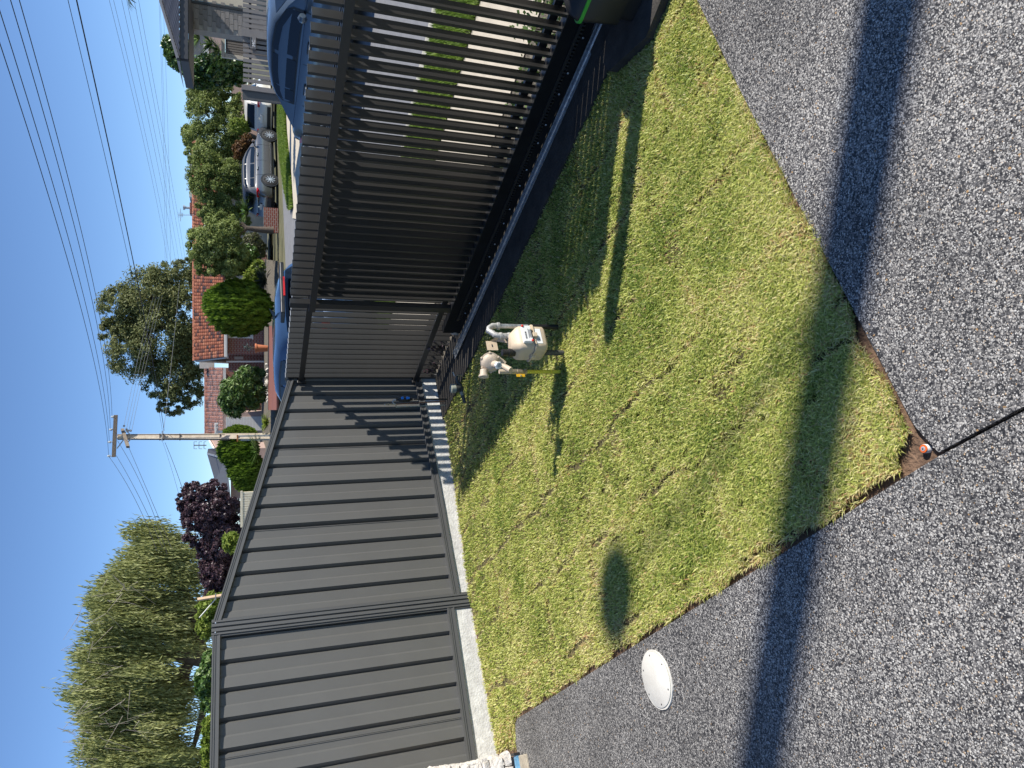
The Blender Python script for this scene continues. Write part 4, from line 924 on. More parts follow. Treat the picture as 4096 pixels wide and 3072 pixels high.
tree('plum_tree','smaller dark purple plum crown under the hanging willow','tree',27,[(870,2290,60,70),(840,2250,40,40),(900,2200,60,60),(920,2330,50,50),(860,2350,50,45),(830,2200,40,50)],26000,.062,L6,asp=.45,ncl=100,seed=16)
tree('young_gum','yellow-green loose shrub tip above the sloping fence top','bush',20,[(925,2170,35,38),(950,2190,30,40)],3500,.07,L8,asp=.25,ncl=40,seed=17)
tree('garden_tree','leafy yellow-green tree seen low between willow and fence post','tree',24,[(850,2440,60,50),(880,2480,50,50),(830,2500,40,50),(860,2400,40,35)],9000,.075,L8,asp=.5,ncl=80,seed=18)
tree('hedge_plant','bright leafy hedge top showing over the level fence bay','hedge',17,[(850,2660,35,60),(830,2720,45,60),(845,2790,40,50)],9000,.07,L7,asp=.5,ncl=80,seed=19)
tree('hedge_plant','dense leafy hedge top at the far left end of the fence','hedge',16,[(840,2990,30,60),(850,3060,35,40),(838,2920,22,50)],7000,.07,L8,asp=.5,ncl=60,seed=20)
# low plants at the foot of the slat fence, street side
def leafy_row():
    for i,(s,n_,h,c) in enumerate(((4.25,3.63,.22,120),(3.95,3.62,.28,160),(3.72,3.62,.32,180),(3.45,3.62,.2,110),(3.1,3.62,.16,90),(2.6,3.6,.14,80),(2.2,3.6,.12,70),(1.0,3.55,.16,150),(.6,3.55,.20,170),(.25,3.54,.16,150))):
        b=fr(s,n_,-.1); t=empty('hedge_seedling',b,('first','second','third','fourth','fifth','sixth','seventh','eighth','ninth','tenth')[i]+' small round-leaved hedging plant along the slat fence, counted from the gate motor','plant','hedging plants along the slat fence')
        r=np.random.default_rng(40+i); P=np.array(b)+r.normal(0,1,(c,3))*np.array([.055,.055,h*.28])+np.array([0,0,h*.65])
        leafcloud('leaves',P,.016,L7 if i<7 else L6,.7,.3,None,t)
        MB().tube([b,b+Z3*h*.8],.004,5).obj('stem',M['bark'],t)
leafy_row()
# ---- power pole
def power_pole(y=34):
    b=at(1092,1748,y); b.z=.3; f=lambda X,Y,dy=0: at(X,Y,y+dy)
    t=empty('power_pole',Vector((b.x,b.y,.3)),'tall tan concrete power pole with two timber crossarms and street name sign','power pole')
    top=f(470,1748); bot=Vector((b.x,b.y,.2))
    def ibeam(z0,z1,w0,w1,m,name):
        R_=[]
        for z,w_ in ((z0,w0),(z1,w1)):
            k=(z-bot.z)/(top.z-bot.z); c=bot.lerp(top,k); R_.append([c+Vector((sx*w_*.95+sy*w_*-.35,sy*w_*.8+sx*w_*.42,0)) for sx,sy in ((-1,-1),(1,-1),(1,1),(-1,1))])
        return MB().loft(R_).obj(name,m,t)
    zt_=top.z; ibeam(bot.z,zt_,.135,.095,M['pole'],'shaft')
    for sx in (-1,1):
        R_=[]
        for z,w_ in ((bot.z,.135),(zt_,.095)):
            k=(z-bot.z)/(top.z-bot.z); c=bot.lerp(top,k); R_.append([c+Vector((sx*(w_+a),bb,0)) for a,bb in ((-.02,-.06),(.015,-.06),(.015,.1),(-.02,.1))])
        MB().loft(R_).obj('edge_flange',M['poled'],t)
    z1=f(950,1748).z; MB().loft([[bot+Vector((sx*.128,sy*.118-.0,z-bot.z)) for sx,sy in((-1,-1),(1,-1),(1,1),(-1,1))] for z in (bot.z,z1)]).obj('pale_sleeve',M['galv_old'],t)
    MB().box(Vector((bot.x,bot.y-.14,z1-.0)),Vector((.15,0,0)),Vector((0,.01,0)),Z3*.03).obj('rust_band',M['rust'],t)
    # crossarms
    A=f(463,1660,-.2); B=f(455,1828,-.2); d=(B-A).normalized(); MB().box((A+B)/2,d*((B-A).length/2),Vector((0,.06,0)),Vector((0,0,.07))).obj('crossarm',M['wood'],t)
    A2=f(490,1718,.1); B2=f(512,1788,-.9); d=(B2-A2).normalized(); MB().box((A2+B2)/2,d*((B2-A2).length/2),d.cross(Z3).normalized()*.055,Vector((0,0,.065))).obj('crossarm',M['wood'],t)
    for a,b_ in (((468,1794),(500,1751)),((505,1775),(527,1752)),((502,1720),(527,1745))): MB().tube([f(*a,-.2),f(*b_,-.15)],.022,6).obj('brace',M['galv_old'],t)
    for X,Y in ((452,1667),(445,1718),(440,1768),(437,1824)):
        p=f(X+9,Y,-.2); MB().lathe(p,Z3,[(0,.02),(.05,.02),(.055,.055),(.09,.055),(.10,.04),(.13,.045),(.16,.02)],10).obj('insulator',M['insul'],t,True)
    for X,Y in ((496,1708),(506,1722),(513,1727),(522,1727),(508,1784),(500,1735)):
        MB().lathe(f(X,Y,-.1),Vector((1,0,0)),[(0,.03),(.05,.045),(.09,.03)],8).obj('insulator',M['insul'],t,True)
    MB().tube([f(649,1724,-.15),f(648,1765,-.15)],.02,6).obj('service_bracket',M['galv'],t)
    for X in (500,640,655,720,880): 
        c=f(X,1748); MB().box(Vector((c.x,c.y-.0,c.z)),Vector((.145,0,0)),Vector((0,.12,0)),Z3*.012).obj('strap',M['poled'],t)
    MB().tube([f(640,1738,-.16),f(700,1740,-.16),f(900,1739,-.16)],.012,5).obj('cable_run',M['black'],t)
    # street name sign
    c0=f(866,1736,-.2); sg=MB().box(f(866,1714,-.22),Vector((.24,0,0)),Vector((0,.012,0)),Z3*.075).obj('street_sign',M['white'],t,bev=.01)
    MB().box(f(880,1728,-.2),Vector((.05,0,0)),Vector((0,.02,0)),Z3*.10).obj('sign_clamp',M['galv'],t)
    text('Hart St',f(872,1731,-.235),.125,M['ink'],sg,'sign_text')
def text(s,loc,size,m,parent,name):
    cu=bpy.data.curves.new('txt','FONT'); cu.body=s; cu.size=size; cu.extrude=.001
    o=bpy.data.objects.new('txt',cu); me=bpy.data.meshes.new_from_object(o); bpy.data.objects.remove(o); me.materials.append(m); me.name=name
    r=bpy.data.objects.new(name,me); link(r,parent)
    pl=Vector(parent.parent.location)+Vector(parent.location) if parent.parent else Vector(parent.location)
    r.rotation_euler=(math.pi/2,0,0); r.location=loc-pl; return r
power_pole()
# ---- wires
def wire(label,group,pts,yA,yB,r,m=None):
    # px points from the pole outwards; the line runs straight in plan between depths yA and yB
    A=at(pts[0][0],pts[0][1],yA); B=at(pts[-1][0],pts[-1][1],yB); P=[A]
    D_=Vector((B.x-A.x,B.y-A.y,0))
    for X,Y in pts[1:-1]:
        d=ray(X,Y); M_=np.array([[d[0],-D_.x],[d[1],-D_.y]]); t_,s_=np.linalg.solve(M_,[A.x,A.y]); P.append(Vector((d[0]*t_,d[1]*t_,H+d[2]*t_)))
    P.append(B)
    # fit z as a parabola of the plan distance
    s=np.array([math.hypot(p.x-A.x,p.y-A.y) for p in P]); z=np.array([p.z for p in P]); deg=2 if len(P)>2 else 1
    co_=np.polyfit(s,z,deg); n=26; L_=s[-1]*1.15; pts3=[]
    for i in range(n+1):
        q=L_*i/n; h=Vector((A.x,A.y,0))+D_.normalized()*q; h.z=float(np.polyval(co_,q)); pts3.append(h)
    rr_=[r]*(n+1)
    o=MB().tube(pts3,[r*.8]*(n+1),5).obj('power_line',m or M['wire'],smooth=True); tag(o,label,'cable',group); return o
gA='four high conductors sweeping up to the top right'; lA='thin dark overhead conductor running from pole crossarm to top right'
for q_,p in zip(('lowest','second lowest','second highest','highest'),([(449,1667),(440,1550),(285,750),(75,0)],[(442,1718),(427,1550),(262,750),(38,0)],[(438,1768),(411,1550),(221,750),(0,59)],[(435,1825),(397,1550),(188,750),(0,185)])): wire(q_+' '+lA.replace('thin dark','dark').replace('overhead ',''),gA,p,34,11,.008)
wire('thin service cable climbing right from midway up the power pole',None,[(650,1727),(449,750),(272,0)],34,12,.006)
wire('thickest black service cable climbing right from the power pole',None,[(657,1722),(600,1400),(477,750),(302,0)],34,12,.013)
gC='four pale conductors dropping right from the lower crossarm'
for q_,p in zip(('highest','second','third','lowest'),([(496,1705),(560,1400),(640,1100)],[(505,1722),(573,1400),(650,1100)],[(515,1727),(586,1400),(662,1100)],[(526,1727),(597,1400),(672,1100)])): wire(q_+' pale overhead conductor descending right from the lower crossarm before the gum tree',gC,p,34,75,.008,M['wire_l'])
wire('bright twin service wire dropping right past the gum tree',None,[(650,1735),(668,1640),(690,1400),(722,1080)],34,70,.011,M['wire_l'])
gL='four conductors falling left from the crossarms to the willow'
for q_,p in zip(('highest','second','third','lowest'),([(435,1825),(577,2075),(604,2140)],[(465,1822),(599,2075),(624,2130)],[(470,1763),(622,2075),(645,2140)],[(515,1790),(637,2075),(660,2130)])): wire(q_+' dark overhead conductor descending left from the crossarms towards the willow',gL,p,34,26,.009)
wire('thin service cable falling left from midway up the power pole',None,[(649,1762),(716,1979),(745,2090)],34,26,.006)
wire('thick service cable falling left from midway up the power pole',None,[(660,1770),(736,1975),(770,2090)],34,26,.011)
gE='six faint far conductors crossing the pale sky'
for i,(a,b_) in enumerate(((436,614),(453,627),(485,648),(505,662),(534,678),(552,690))): wire(('highest','second','third','fourth','fifth','lowest')[i]+' faint distant conductor slanting down across the pale sky at upper right',gE,[(a,0),(int(a*.48+b_*.52)+9,400),(b_,750),(b_+70,1150)],30,75,.008,M['wire_l'])
gF='three faint level wires near the horizon'
for q_,a,b_ in (('top',636,660),('middle',640,668),('bottom',652,682)): wire(q_+' faint nearly level wire low in the sky above the right hand roofs',gF,[(a,0),((a+b_)//2+4,500),(b_,1000)],60,80,.010,M['wire_l'])
# ---- tiled roofs
def tileroof(name,A,B,Cc,Dd,tw,tl,m,parent,seed=0,dark=.16):
    """A,B eave ends (left,right); D,C ridge ends (left,right)"""
    r=np.random.default_rng(seed); A,B,Cc,Dd=[np.array(v) for v in (A,B,Cc,Dd)]
    n=int(max(np.linalg.norm(B-A),np.linalg.norm(Cc-Dd))/tw); k=int(np.linalg.norm(Dd-A)/tl)
    nr=np.cross(B-A,Dd-A); nr/=np.linalg.norm(nr); 
    if nr[2]<0: nr=-nr
    V=[];T=[];F=[]
    for j in range(k):
        v0=j/k;v1=(j+1.12)/k
        for i in range(n):
            t=np.clip(r.beta(3,2)*.9+.1,0,1) if r.uniform()>dark else r.uniform(0,.25)
            b=len(V)
            for vv,hh in ((v0,.045),(min(v1,1),.008)):
                L_=A+(Dd-A)*vv; R_=B+(Cc-B)*vv
                for q,g_ in ((0,.0),(.22,.03),(.5,.042),(.78,.03),(1,.0)): V.append(L_+(R_-L_)*((i+q)/n)+nr*(hh+g_*.9)); T.append(t)
            # drop face
            L_=A+(Dd-A)*v0; R_=B+(Cc-B)*v0
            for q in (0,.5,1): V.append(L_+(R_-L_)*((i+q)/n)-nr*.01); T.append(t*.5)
            for q in range(4): F.append((b+q,b+q+1,b+5+q+1,b+5+q))
            F.append((b,b+10,b+11,b+2)); F.append((b+2,b+11,b+12,b+4))
    o=bpy.data.objects.new(name,bm_mesh(name,np.array(V)-np.array(parent.location),F,m,T)); link(o,parent); o['kind']='stuff'; return o
def ridge(A,B,r,parent,m,n=None):
    A=Vector(A);B=Vector(B); n=n or max(2,int((B-A).length/.42)); me=None
    b=MB()
    d=(B-A)/n
    for i in range(n): b.lathe(A+d*i,d.normalized(),[(0,r*1.1),(d.length*.2,r),(d.length*1.02,r*.92)],8)
    o=b.obj('ridge_tiles',m,parent,True); o['kind']='stuff'
M['tilep']=mat('ridge_tile',(.38,.12,.06),.75,0,.3,6,c2=(.45,.18,.10)); M['tilep2']=mat('ridge_tile_old',(.26,.13,.10),.8,0,.3,6)
def quad(b,a,c,d,e): b.add([a,c,d,e],[(0,1,2,3)])
def solid(pts,th): # pts polygon extruded back in +y
    b=MB(); n=len(pts); b.add(list(pts)+[Vector(p)+Vector((0,th,0)) for p in pts],[tuple(range(n)),tuple(range(2*n-1,n-1,-1))]+[(i,i+n,(i+1)%n+n,(i+1)%n) for i in range(n)]); return b
def red_house():
    t=empty('tiled_house',at(1071,1250,45),'red brick house with glowing terracotta tiled roof across the street','house')
    yE=44.3; yR=49.6
    eL=at(896,1428,yE); eR=at(896,1428,yE).copy(); eR.x=at(896,600,yE).x; rL=at(777,1440,yR); rR=rL.copy(); rR.x=at(777,560,yR).x
    rL.x=eL.x-.05
    tileroof('roof_tiles',eL,eR,rR,rL,.215,.36,M['tile'],t,1)
    ridge(rL,rR,.10,t,M['tilep']); 
    # back slope & gable end
    bk=MB(); bL=eL.copy(); bL.y=yR+5; bR=eR.copy(); bR.y=yR+5; quad(bk,rL,rR,bR,bL); bk.obj('rear_roof',M['groof2'],t)
    g=MB(); g.add([eL+Vector((.25,.5,-.12)),rL+Vector((.25,0,-.15)),bL+Vector((.25,0,-.12))],[(0,1,2)]); g.obj('gable_wall',M['render'],t)
    for a,b_ in ((eL,rL),(rL,bL)): MB().tube([a+Vector((-.02,0,-.10)),b_+Vector((-.02,0,-.10))],.075,4).obj('barge_board',M['render'],t)
    # gutter and fascia
    MB().box((eL+eR)/2+Vector((0,-.04,-.09)),Vector(((eR.x-eL.x)/2,0,0)),Vector((0,.06,0)),Z3*.075).obj('gutter',M['white'],t,bev=.015)
    MB().box((eL+eR)/2+Vector((0,.25,-.19)),Vector(((eR.x-eL.x)/2,0,0)),Vector((0,.3,0)),Z3*.01).obj('eave_lining',M['white'],t)
    yw=45.; wL=at(980,1415,yw).x; wR=at(980,600,yw).x; zt0=eL.z-.18
    MB().abox(wL,wR,yw,yw+7,.6,zt0).obj('wall',M['brick'],t)
    # recessed porch wing on the left with dark opening
    MB().abox(at(980,1480,yw).x,wL-.003,yw+1.6,yw+7,.6,zt0).obj('porch_wall',M['brick'],t)
    MB().tube([at(905,1446,yw+.3),at(1068,1446,yw+.3)],.05,8).obj('porch_post',M['white'],t)
    w0=at(912,1352,yw-.03); w1=at(1008,1325,yw-.03)
    f=MB().abox(w0.x,at(912,1250,yw).x,yw-.04,yw+.02,w1.z,w0.z).obj('window',M['white'],t)
    MB().abox(w0.x+.1,at(912,1250,yw).x-.1,yw-.055,yw-.042,w1.z+.1,w0.z-.1).obj('pane',M['wglass'],f)
    MB().abox(w0.x-.06,at(912,1250,yw).x,yw-.09,yw-.0,w1.z-.07,w1.z-.002).obj('window_sill',M['white'],t)
    vt=at(955,1432,yw+1.58); MB().box(vt,Vector((.09,0,0)),Vector((0,.02,0)),Z3*.25).obj('meter_panel',M['render'],t)
    # front projecting gable, right part
    yg=43.0
    ap=at(792,933,yg+.0); lo=at(914,1132,yg); hi=lo.copy(); hi.x=2*ap.x-lo.x
    G=MB(); back=Vector((0,6,0))
    wl=solid([lo+Vector((.35,.5,-.0)),ap+Vector((0,.5,-.25)),hi+Vector((-.35,.5,-.0)),Vector((hi.x-.35,yg+.5,.6)),Vector((lo.x+.35,yg+.5,.6))],.2); wl.obj('gable_front',M['render'],t)
    tileroof('gable_tiles',lo+back,lo,ap,ap+back,.27,.36,M['tile'],t,3); tileroof('gable_tiles',hi,hi+back,ap+back,ap,.27,.36,M['tile'],t,4)
    for a in (lo,hi):
        d=(ap-a); nn=Vector((d.z,0,-d.x)).normalized(); nn=nn if nn.z>0 else -nn
        MB().box((a+ap)/2-nn*.13+Vector((0,-.02,0)),d/2,Vector((0,.025,0)),nn*.09).obj('barge_board',M['white'],t)
    ridge(ap+Vector((0,0,.03)),ap+back,.1,t,M['tilep'])
    bw=at(1000,1010,yg+.45); MB().abox(at(1015,1045,yg).x,at(1015,1010,yg).x,yg+.38,yg+.49,.62,at(1015,1000,yg).z).obj('brick_pier',M['brick'],t)
    MB().abox(at(960,860,yg).x-1.2,at(940,860,yg).x+.9,yg+2.2,yg+2.4,.6,at(930,860,yg).z).obj('side_wall',M['brick'],t)
    # chimney
    c=at(785,838,50.); k=ppm(50); 
    MB().abox(c.x-20/k,c.x+20/k,49.7,50.4,c.z-1.4,at(766,838,50).z).obj('chimney',M['brick'],t)
    ch=MB().abox(c.x-22/k,c.x+22/k,49.66,50.44,at(766,838,50).z,at(760,838,50).z).obj('chimney_cap',M['brick'],t)
    MB().lathe(at(760,832,50),Z3,[(0,.08),(.28,.08),(.29,.15),(.40,.15),(.41,.05)],12).obj('flue',M['galv'],t,True)
red_house()
def antenna(label,X0,X1,Y,y,arms,name='tv_antenna'):
    b=at(X1,Y,y); t=empty(name,b,label,'antenna'); tp=at(X0,Y,y); k=ppm(y)
    MB().tube([b,tp],.02,6).obj('mast',M['galv'],t)
    for X,w_ in arms: c=at(X,Y,y); MB().tube([c-Vector((w_/k,0,0)),c+Vector((w_/k,0,0))],.013,5).obj('element',M['galv'],t)
    return t
antenna('metal tv antenna on its mast beside the brick chimney',713,777,860,49,((716,10),(722,26),(727,10),(731,8)))
antenna('low tv antenna behind the ridge right of the chimney',745,770,757,60,((746,7),(750,5)))
def ladder_antenna():
    y=44; b=at(826,1785,y); t=empty('tv_antenna',b,'large ladder-like tv antenna standing left of the power pole','antenna')
    MB().tube([at(775,1781,y),at(826,1781,y)],.03,6).obj('boom',M['wire_l'],t)
    for X in (776,796,816):
        for s in (-1,1):
            MB().tube([at(X,1781,y),at(X,1781+s*14,y),at(X+(12 if X<810 else 9),1781+s*14,y)],.018,5).obj('element',M['wire_l'],t)
ladder_antenna()
def flat_roof_far():
    t=empty('distant_building',at(775,640,75),'distant grey roof strip with air conditioners above the tiled ridge','building'); f=lambda X,Y: at(X,Y,75)
    a=f(762,800);b=f(760,540); MB().abox(a.x,b.x,75,80,a.z-.6,a.z+.05).obj('roof',M['groof2'],t)
    MB().abox(f(776,735).x,b.x,74.9,75,f(776,700).z,f(765,700).z).obj('parapet',M['render'],t)
    for Y,w_ in ((792,10),(728,6),(640,6)):
        c=f(768,Y); k=ppm(75); MB().abox(c.x-w_/k,c.x+w_/k,73.5,74.2,c.z-.2,c.z+.15).obj('aircon_unit',M['white'],t)
flat_roof_far()
def second_house():
    y=54; yr=59; t=empty('brown_tiled_house',at(1060,1600,y),'older house with faded brown-red tiled roof behind the oleander','house')
    eR=at(892,1470,y); eL=eR.copy(); eL.x=at(892,1740,y).x; rR=at(822,1470,yr); rL=rR.copy(); rL.x=at(822,1735,yr).x
    tileroof('roof_tiles',eL,eR,rR,rL,.27,.36,M['tile2'],t,7,.2); ridge(rL,rR,.1,t,M['tilep2'])
    MB().box((eL+eR)/2+Vector((0,-.05,-.1)),Vector(((eR.x-eL.x)/2,0,0)),Vector((0,.06,0)),Z3*.09).obj('gutter',M['white'],t)
    MB().abox(eL.x+.4,eR.x,y+.6,y+6,.6,eL.z-.15).obj('wall',M['brick'],t)
    # left hip falling towards the carport
    h=at(885,1845,y+1); hb=h+Vector((0,6,0))
    s=MB(); s.add([rL,eL+Vector((0,0,0)),h,rL+Vector((.0,3,0))],[(0,1,2,3)]); 
    MB().add([rL+Z3*.02,h+Z3*.02,h+Vector((.5,5,0)),rL+Vector((0,4,-.6))],[(0,1,2,3)]).obj('side_roof',M['tilep2'],t)
    MB().add([rL-Z3*.15+Vector((0,-.5,0)),h-Z3*.15+Vector((0,-.5,0)),Vector((h.x,h.y-.5,h.z-.35)),Vector((eL.x,h.y-.5,eL.z-.1)),],[(0,1,2,3)]).obj('gable_end',M['pink'],t)
    MB().tube([rL+Vector((0,-.5,-.05)),h+Vector((0,-.5,-.05))],.07,4).obj('barge_board',M['white'],t)
    # garage with roller door
    g0=at(905,1725,y-3); g1=at(905,1668,y-3)
    MB().abox(g0.x-.3,g1.x+.3,y-2.99,y+.5,.6,at(893,1700,y-3).z).obj('garage_wall',M['pink'],t)
    d=MB(); z=.7; ztp=at(905,1700,y-3).z
    while z<ztp: d.abox(g0.x,g1.x,y-3.04,y-3.0,z,z+.085); z+=.095
    d.obj('roller_door',M['white'],t)
    MB().abox(at(900,1560,y).x,at(900,1625,y).x,y+.52,y+.58,at(960,1600,y).z,at(905,1600,y).z).obj('window',M['render'],t)
    MB().box(at(828,1458,58),Vector((.3,0,0)),Vector((0,.3,0)),Z3*.5).obj('vent_box',M['render'],t)
second_house()
def third_house():
    y=42; t=empty('grey_roof_house',at(1050,1870,y),'dark grey roofed house between power pole and plum tree','house'); f=lambda X,Y,dy=0: at(X,Y,y+dy)
    MB().add([f(905,1830),f(828,1815,4),f(860,1925,4),f(925,2010)],[(0,1,2,3)]).obj('roof',M['groof2'],t)
    MB().add([f(905,1830),f(828,1815,4),f(832,1795,4.2),f(900,1790)],[(0,1,2,3)]).obj('roof_side',M['groof'],t)
    MB().box((f(832,1815,3.9)+f(905,1835,-.1))/2,(f(832,1815,3.9)-f(905,1835,-.1))/2,Vector((.05,0,0)),Z3*.05).obj('barge_board',M['galv'],t)
    MB().abox(f(925,2000).x,f(905,1800).x,y+.5,y+5,.5,f(922,1900).z).obj('wall',M['pink'],t)
    MB().lathe(f(862,1938,6),Z3,[(0,.35),(.2,.3),(.35,.12)],8).obj('roof_vent',M['terra'],t)
third_house()
# cream ribbed fence and timber prop left of the hedge
def cream_fence():
    y=24; t=empty('cream_fence',at(1000,1990,y),'cream ribbed steel fence panel glimpsed below the plum tree','fence')
    a=at(966,1968,y); b=at(966,2105,y); zt_=a.z; n=14; w_=(a.x-b.x)/n
    me=MB().box((0,0,0),Vector((w_*.42,0,0)),Vector((0,.02,0)),Z3*.9).mesh('pale',M['cream'])
    for i in range(n): o=bpy.data.objects.new('paling',me); link(o,t); o.location=Vector((b.x+w_*(i+.5),y,zt_-.92))-t.location
    MB().box((a+b)/2-Z3*.9+Vector((0,.03,0)),Vector(((a.x-b.x)/2,0,0)),Vector((0,.008,0)),Z3*.88).obj('backing',M['cream'],t)
    MB().box((a+b)/2+Z3*.0,Vector(((a.x-b.x)/2+.03,0,0)),Vector((0,.035,0)),Z3*.035).obj('cap_rail',M['cream'],t)
cream_fence()
t=empty('timber_post',at(900,2380,15),'pale leaning timber post with thin stay behind the left fence','post'); MB().tube([at(960,2370,15),at(790,2398,15)],.035,4).obj('shaft',M['wood_l'],t); MB().tube([at(864,2394,15),at(798,2470,15)],.011,5).obj('stay',M['white'],t); MB().tube([at(863,2375,14.9),at(863,2398,14.9)],.012,5).obj('clip',M['galv'],t)
# terracotta pot
p=at(1071,1394,37.2); t=empty('plant_pot',p,'tall terracotta pot with a sparse succulent by the brick wall','plant pot'); MB().lathe(p,Z3,[(0,.14),(.02,.15),(.5,.20),(.52,.235),(.60,.235),(.60,.19)],16).obj('pot',M['terra'],t,True); MB().tube([p+Z3*.55,p+Z3*.9+Vector((.03,0,0))],.03,6).obj('stem',M['bark'],t); leafcloud('leaves',np.array(p)+np.array([0.03,0,.95])+rng.normal(0,.10,(60,3)),.07,L9,.3,.2,None,t)
for i in range(26):
    X=1078+rng.uniform(-14,6); Y=1458+i*6+rng.uniform(-3,3); 
    if i%2==0:
        c=at(X,Y,36.0+rng.uniform(-.3,.3)); b=MB(); s_=rng.uniform(.05,.16); b.lathe(c,Vector((rng.normal(),rng.normal(),.5)),[(-s_*.6,s_*.3),(-s_*.3,s_),(s_*.3,s_*.9),(s_*.6,s_*.3)],6)
        o=b.obj('garden_rock',M['stone']); tag(o,'pale rounded garden rock edging the red forecourt','rock','rocks edging the red forecourt')
# ---- house 34C
def house34():
    y=22.; t=empty('charcoal_roof_house',at(1150,60,y),'grey block house with charcoal corrugated roof at the top right','house'); f=lambda X,Y,dy=0: at(X,Y,y+dy)
    # block wall: every block a part
    zt_=f(742,80).z; xL=f(850,128).x; xR=f(850,30).x; z=-.05; H_=.115; W_=.30; row=0
    MB().abox(xL+.012,xR+6,y+.012,y+.35,-.1,zt_).obj('wall',M['mortar'],t)
    m1=MB().box((0,0,0),Vector((W_/2-.006,0,0)),Vector((0,.012,0)),Z3*(H_/2-.005)); meA=m1.mesh('brick',M['gblock']); meB=m1.mesh('brick',M['gblock2'])
    rr_=random.Random(4); z=zt_-H_/2; 
    while z>1.0:
        x=xL+W_/2-(W_/2 if row%2 else 0)
        while x<xR+.05:
            if x-W_/2>=xL-.01: o=bpy.data.objects.new('brick',meA if rr_.random()<.62 else meB); link(o,t); o.location=Vector((x,y+.004-rr_.random()*.003,z))-t.location
            x+=W_
        z-=H_; row+=1
    MB().abox(xR+.03,xR+.10,y-.03,y+.06,.9,zt_).obj('window_frame',M['black'],t)
    w_=MB().abox(xR+.10,xR+2.5,y+.0,y+.011,.9,zt_-.02).obj('window',M['wglass'],t); MB().abox(xR+.14,xR+2.4,y+.0-.004,y-.001,1.4,zt_-.06).obj('beige_reflection',M['path'],w_)  # beige panel on the pane is a painted reflection
    # eave box and corrugated hip roof
    a=f(723,236,-1.6); b=f(718,-60,-1.6); fz=a.z
    MB().box((a+b)/2+Vector((0,.0,-.09)),Vector(((b.x-a.x)/2,0,0)),Vector((0,.05,0)),Z3*.10).obj('fascia',M['groof'],t)
    c0=Vector((a.x,a.y,fz-.19)); MB().abox(a.x,b.x,a.y,a.y+1.8,fz-.2,fz-.185).obj('eave_lining',M['groof'],t)
    MB().box(a+Vector((0,.9,-.09)),Vector((.05,0,0)),Vector((0,.9,0)),Z3*.10).obj('fascia',M['groof'],t)
    hip=f(647,2,2.6); R0=MB(); n=34
    # corrugations run from eave to ridge
    e0=Vector((a.x-.05,a.y-.08,fz+.02)); 
    up=Vector((0,hip.y-e0.y,hip.z-e0.z)); width=(b.x+1.5)-e0.x; hx=hip.x-e0.x
    vs=[];k=int(width/.045)
    for i in range(k+1):
        x=width*i/k; s_=min(1.,x/hx) if hx>0 else 1; off=.018*math.sin(x/.19*2*math.pi)
        p=e0+Vector((x,0,off)); q=p+up*s_; vs+=[p,q]
    R0.add(vs,[(2*i,2*i+2,2*i+3,2*i+1) for i in range(k)]); R0.obj('roof',M['groof'],t)
    MB().add([e0,hip,e0+Vector((0,2.0,.05))],[(0,1,2)]).obj('hip_roof',M['groof'],t)
    MB().tube([e0+Z3*.03,hip+Z3*.04],.045,6).obj('hip_capping',M['groof'],t)
house34()
def gable_behind():
    y=40; t=empty('grey_gable_house',at(900,180,y),'smooth grey gabled roof seen behind the cordylines','house'); f=lambda X,Y,dy=0: at(X,Y,y+dy)
    MB().add([f(757,118),f(757,175),f(782,240),f(822,240),f(822,118)],[(0,1,2,3,4)]).obj('roof',M['groof2'],t)
    MB().add([f(822,118,.1),f(822,245,.1),f(900,245,.1),f(900,118,.1)],[(0,1,2,3)]).obj('wall',M['pink'],t)
    MB().abox(f(818,238).x,f(818,180).x,y-.05,y+.02,f(836,200).z,f(815,200).z).obj('window',M['white'],t)
gable_behind()
def louvre():
    y=23; t=empty('louvred_screen',at(1000,185,y),'brown louvred screen in a pale frame behind the numbered fence','screen'); f=lambda X,Y: at(X,Y,y)
    a=f(893,222);b=f(893,143)
    for X0,X1,Z0,Z1 in ((a.x,b.x,-.1,.06),(a.x,b.x,None,None)): pass
    MB().box(Vector(((a.x+b.x)/2,y,a.z)),Vector(((b.x-a.x)/2+.06,0,0)),Vector((0,.04,0)),Z3*.05).obj('frame',M['render'],t)
    for x in (a.x,b.x): MB().box(Vector((x,y,a.z-.9)),Vector((.06,0,0)),Vector((0,.04,0)),Z3*.86).obj('frame',M['render'],t)
    n=8; w_=(b.x-a.x)/n; me=MB().box((0,0,0),Vector((w_*.38,0,0)),Vector((0,.02,0)),Z3*.85).mesh('louvre',M['slat34'])
    for i in range(n): o=bpy.data.objects.new('louvre',me); link(o,t); o.location=Vector((a.x+w_*(i+.5),y,a.z-.92))-t.location
    MB().box(Vector(((a.x+b.x)/2,y+.06,a.z-.92)),Vector(((b.x-a.x)/2,0,0)),Vector((0,.01,0)),Z3*.86).obj('backing',M['black'],t)
louvre()
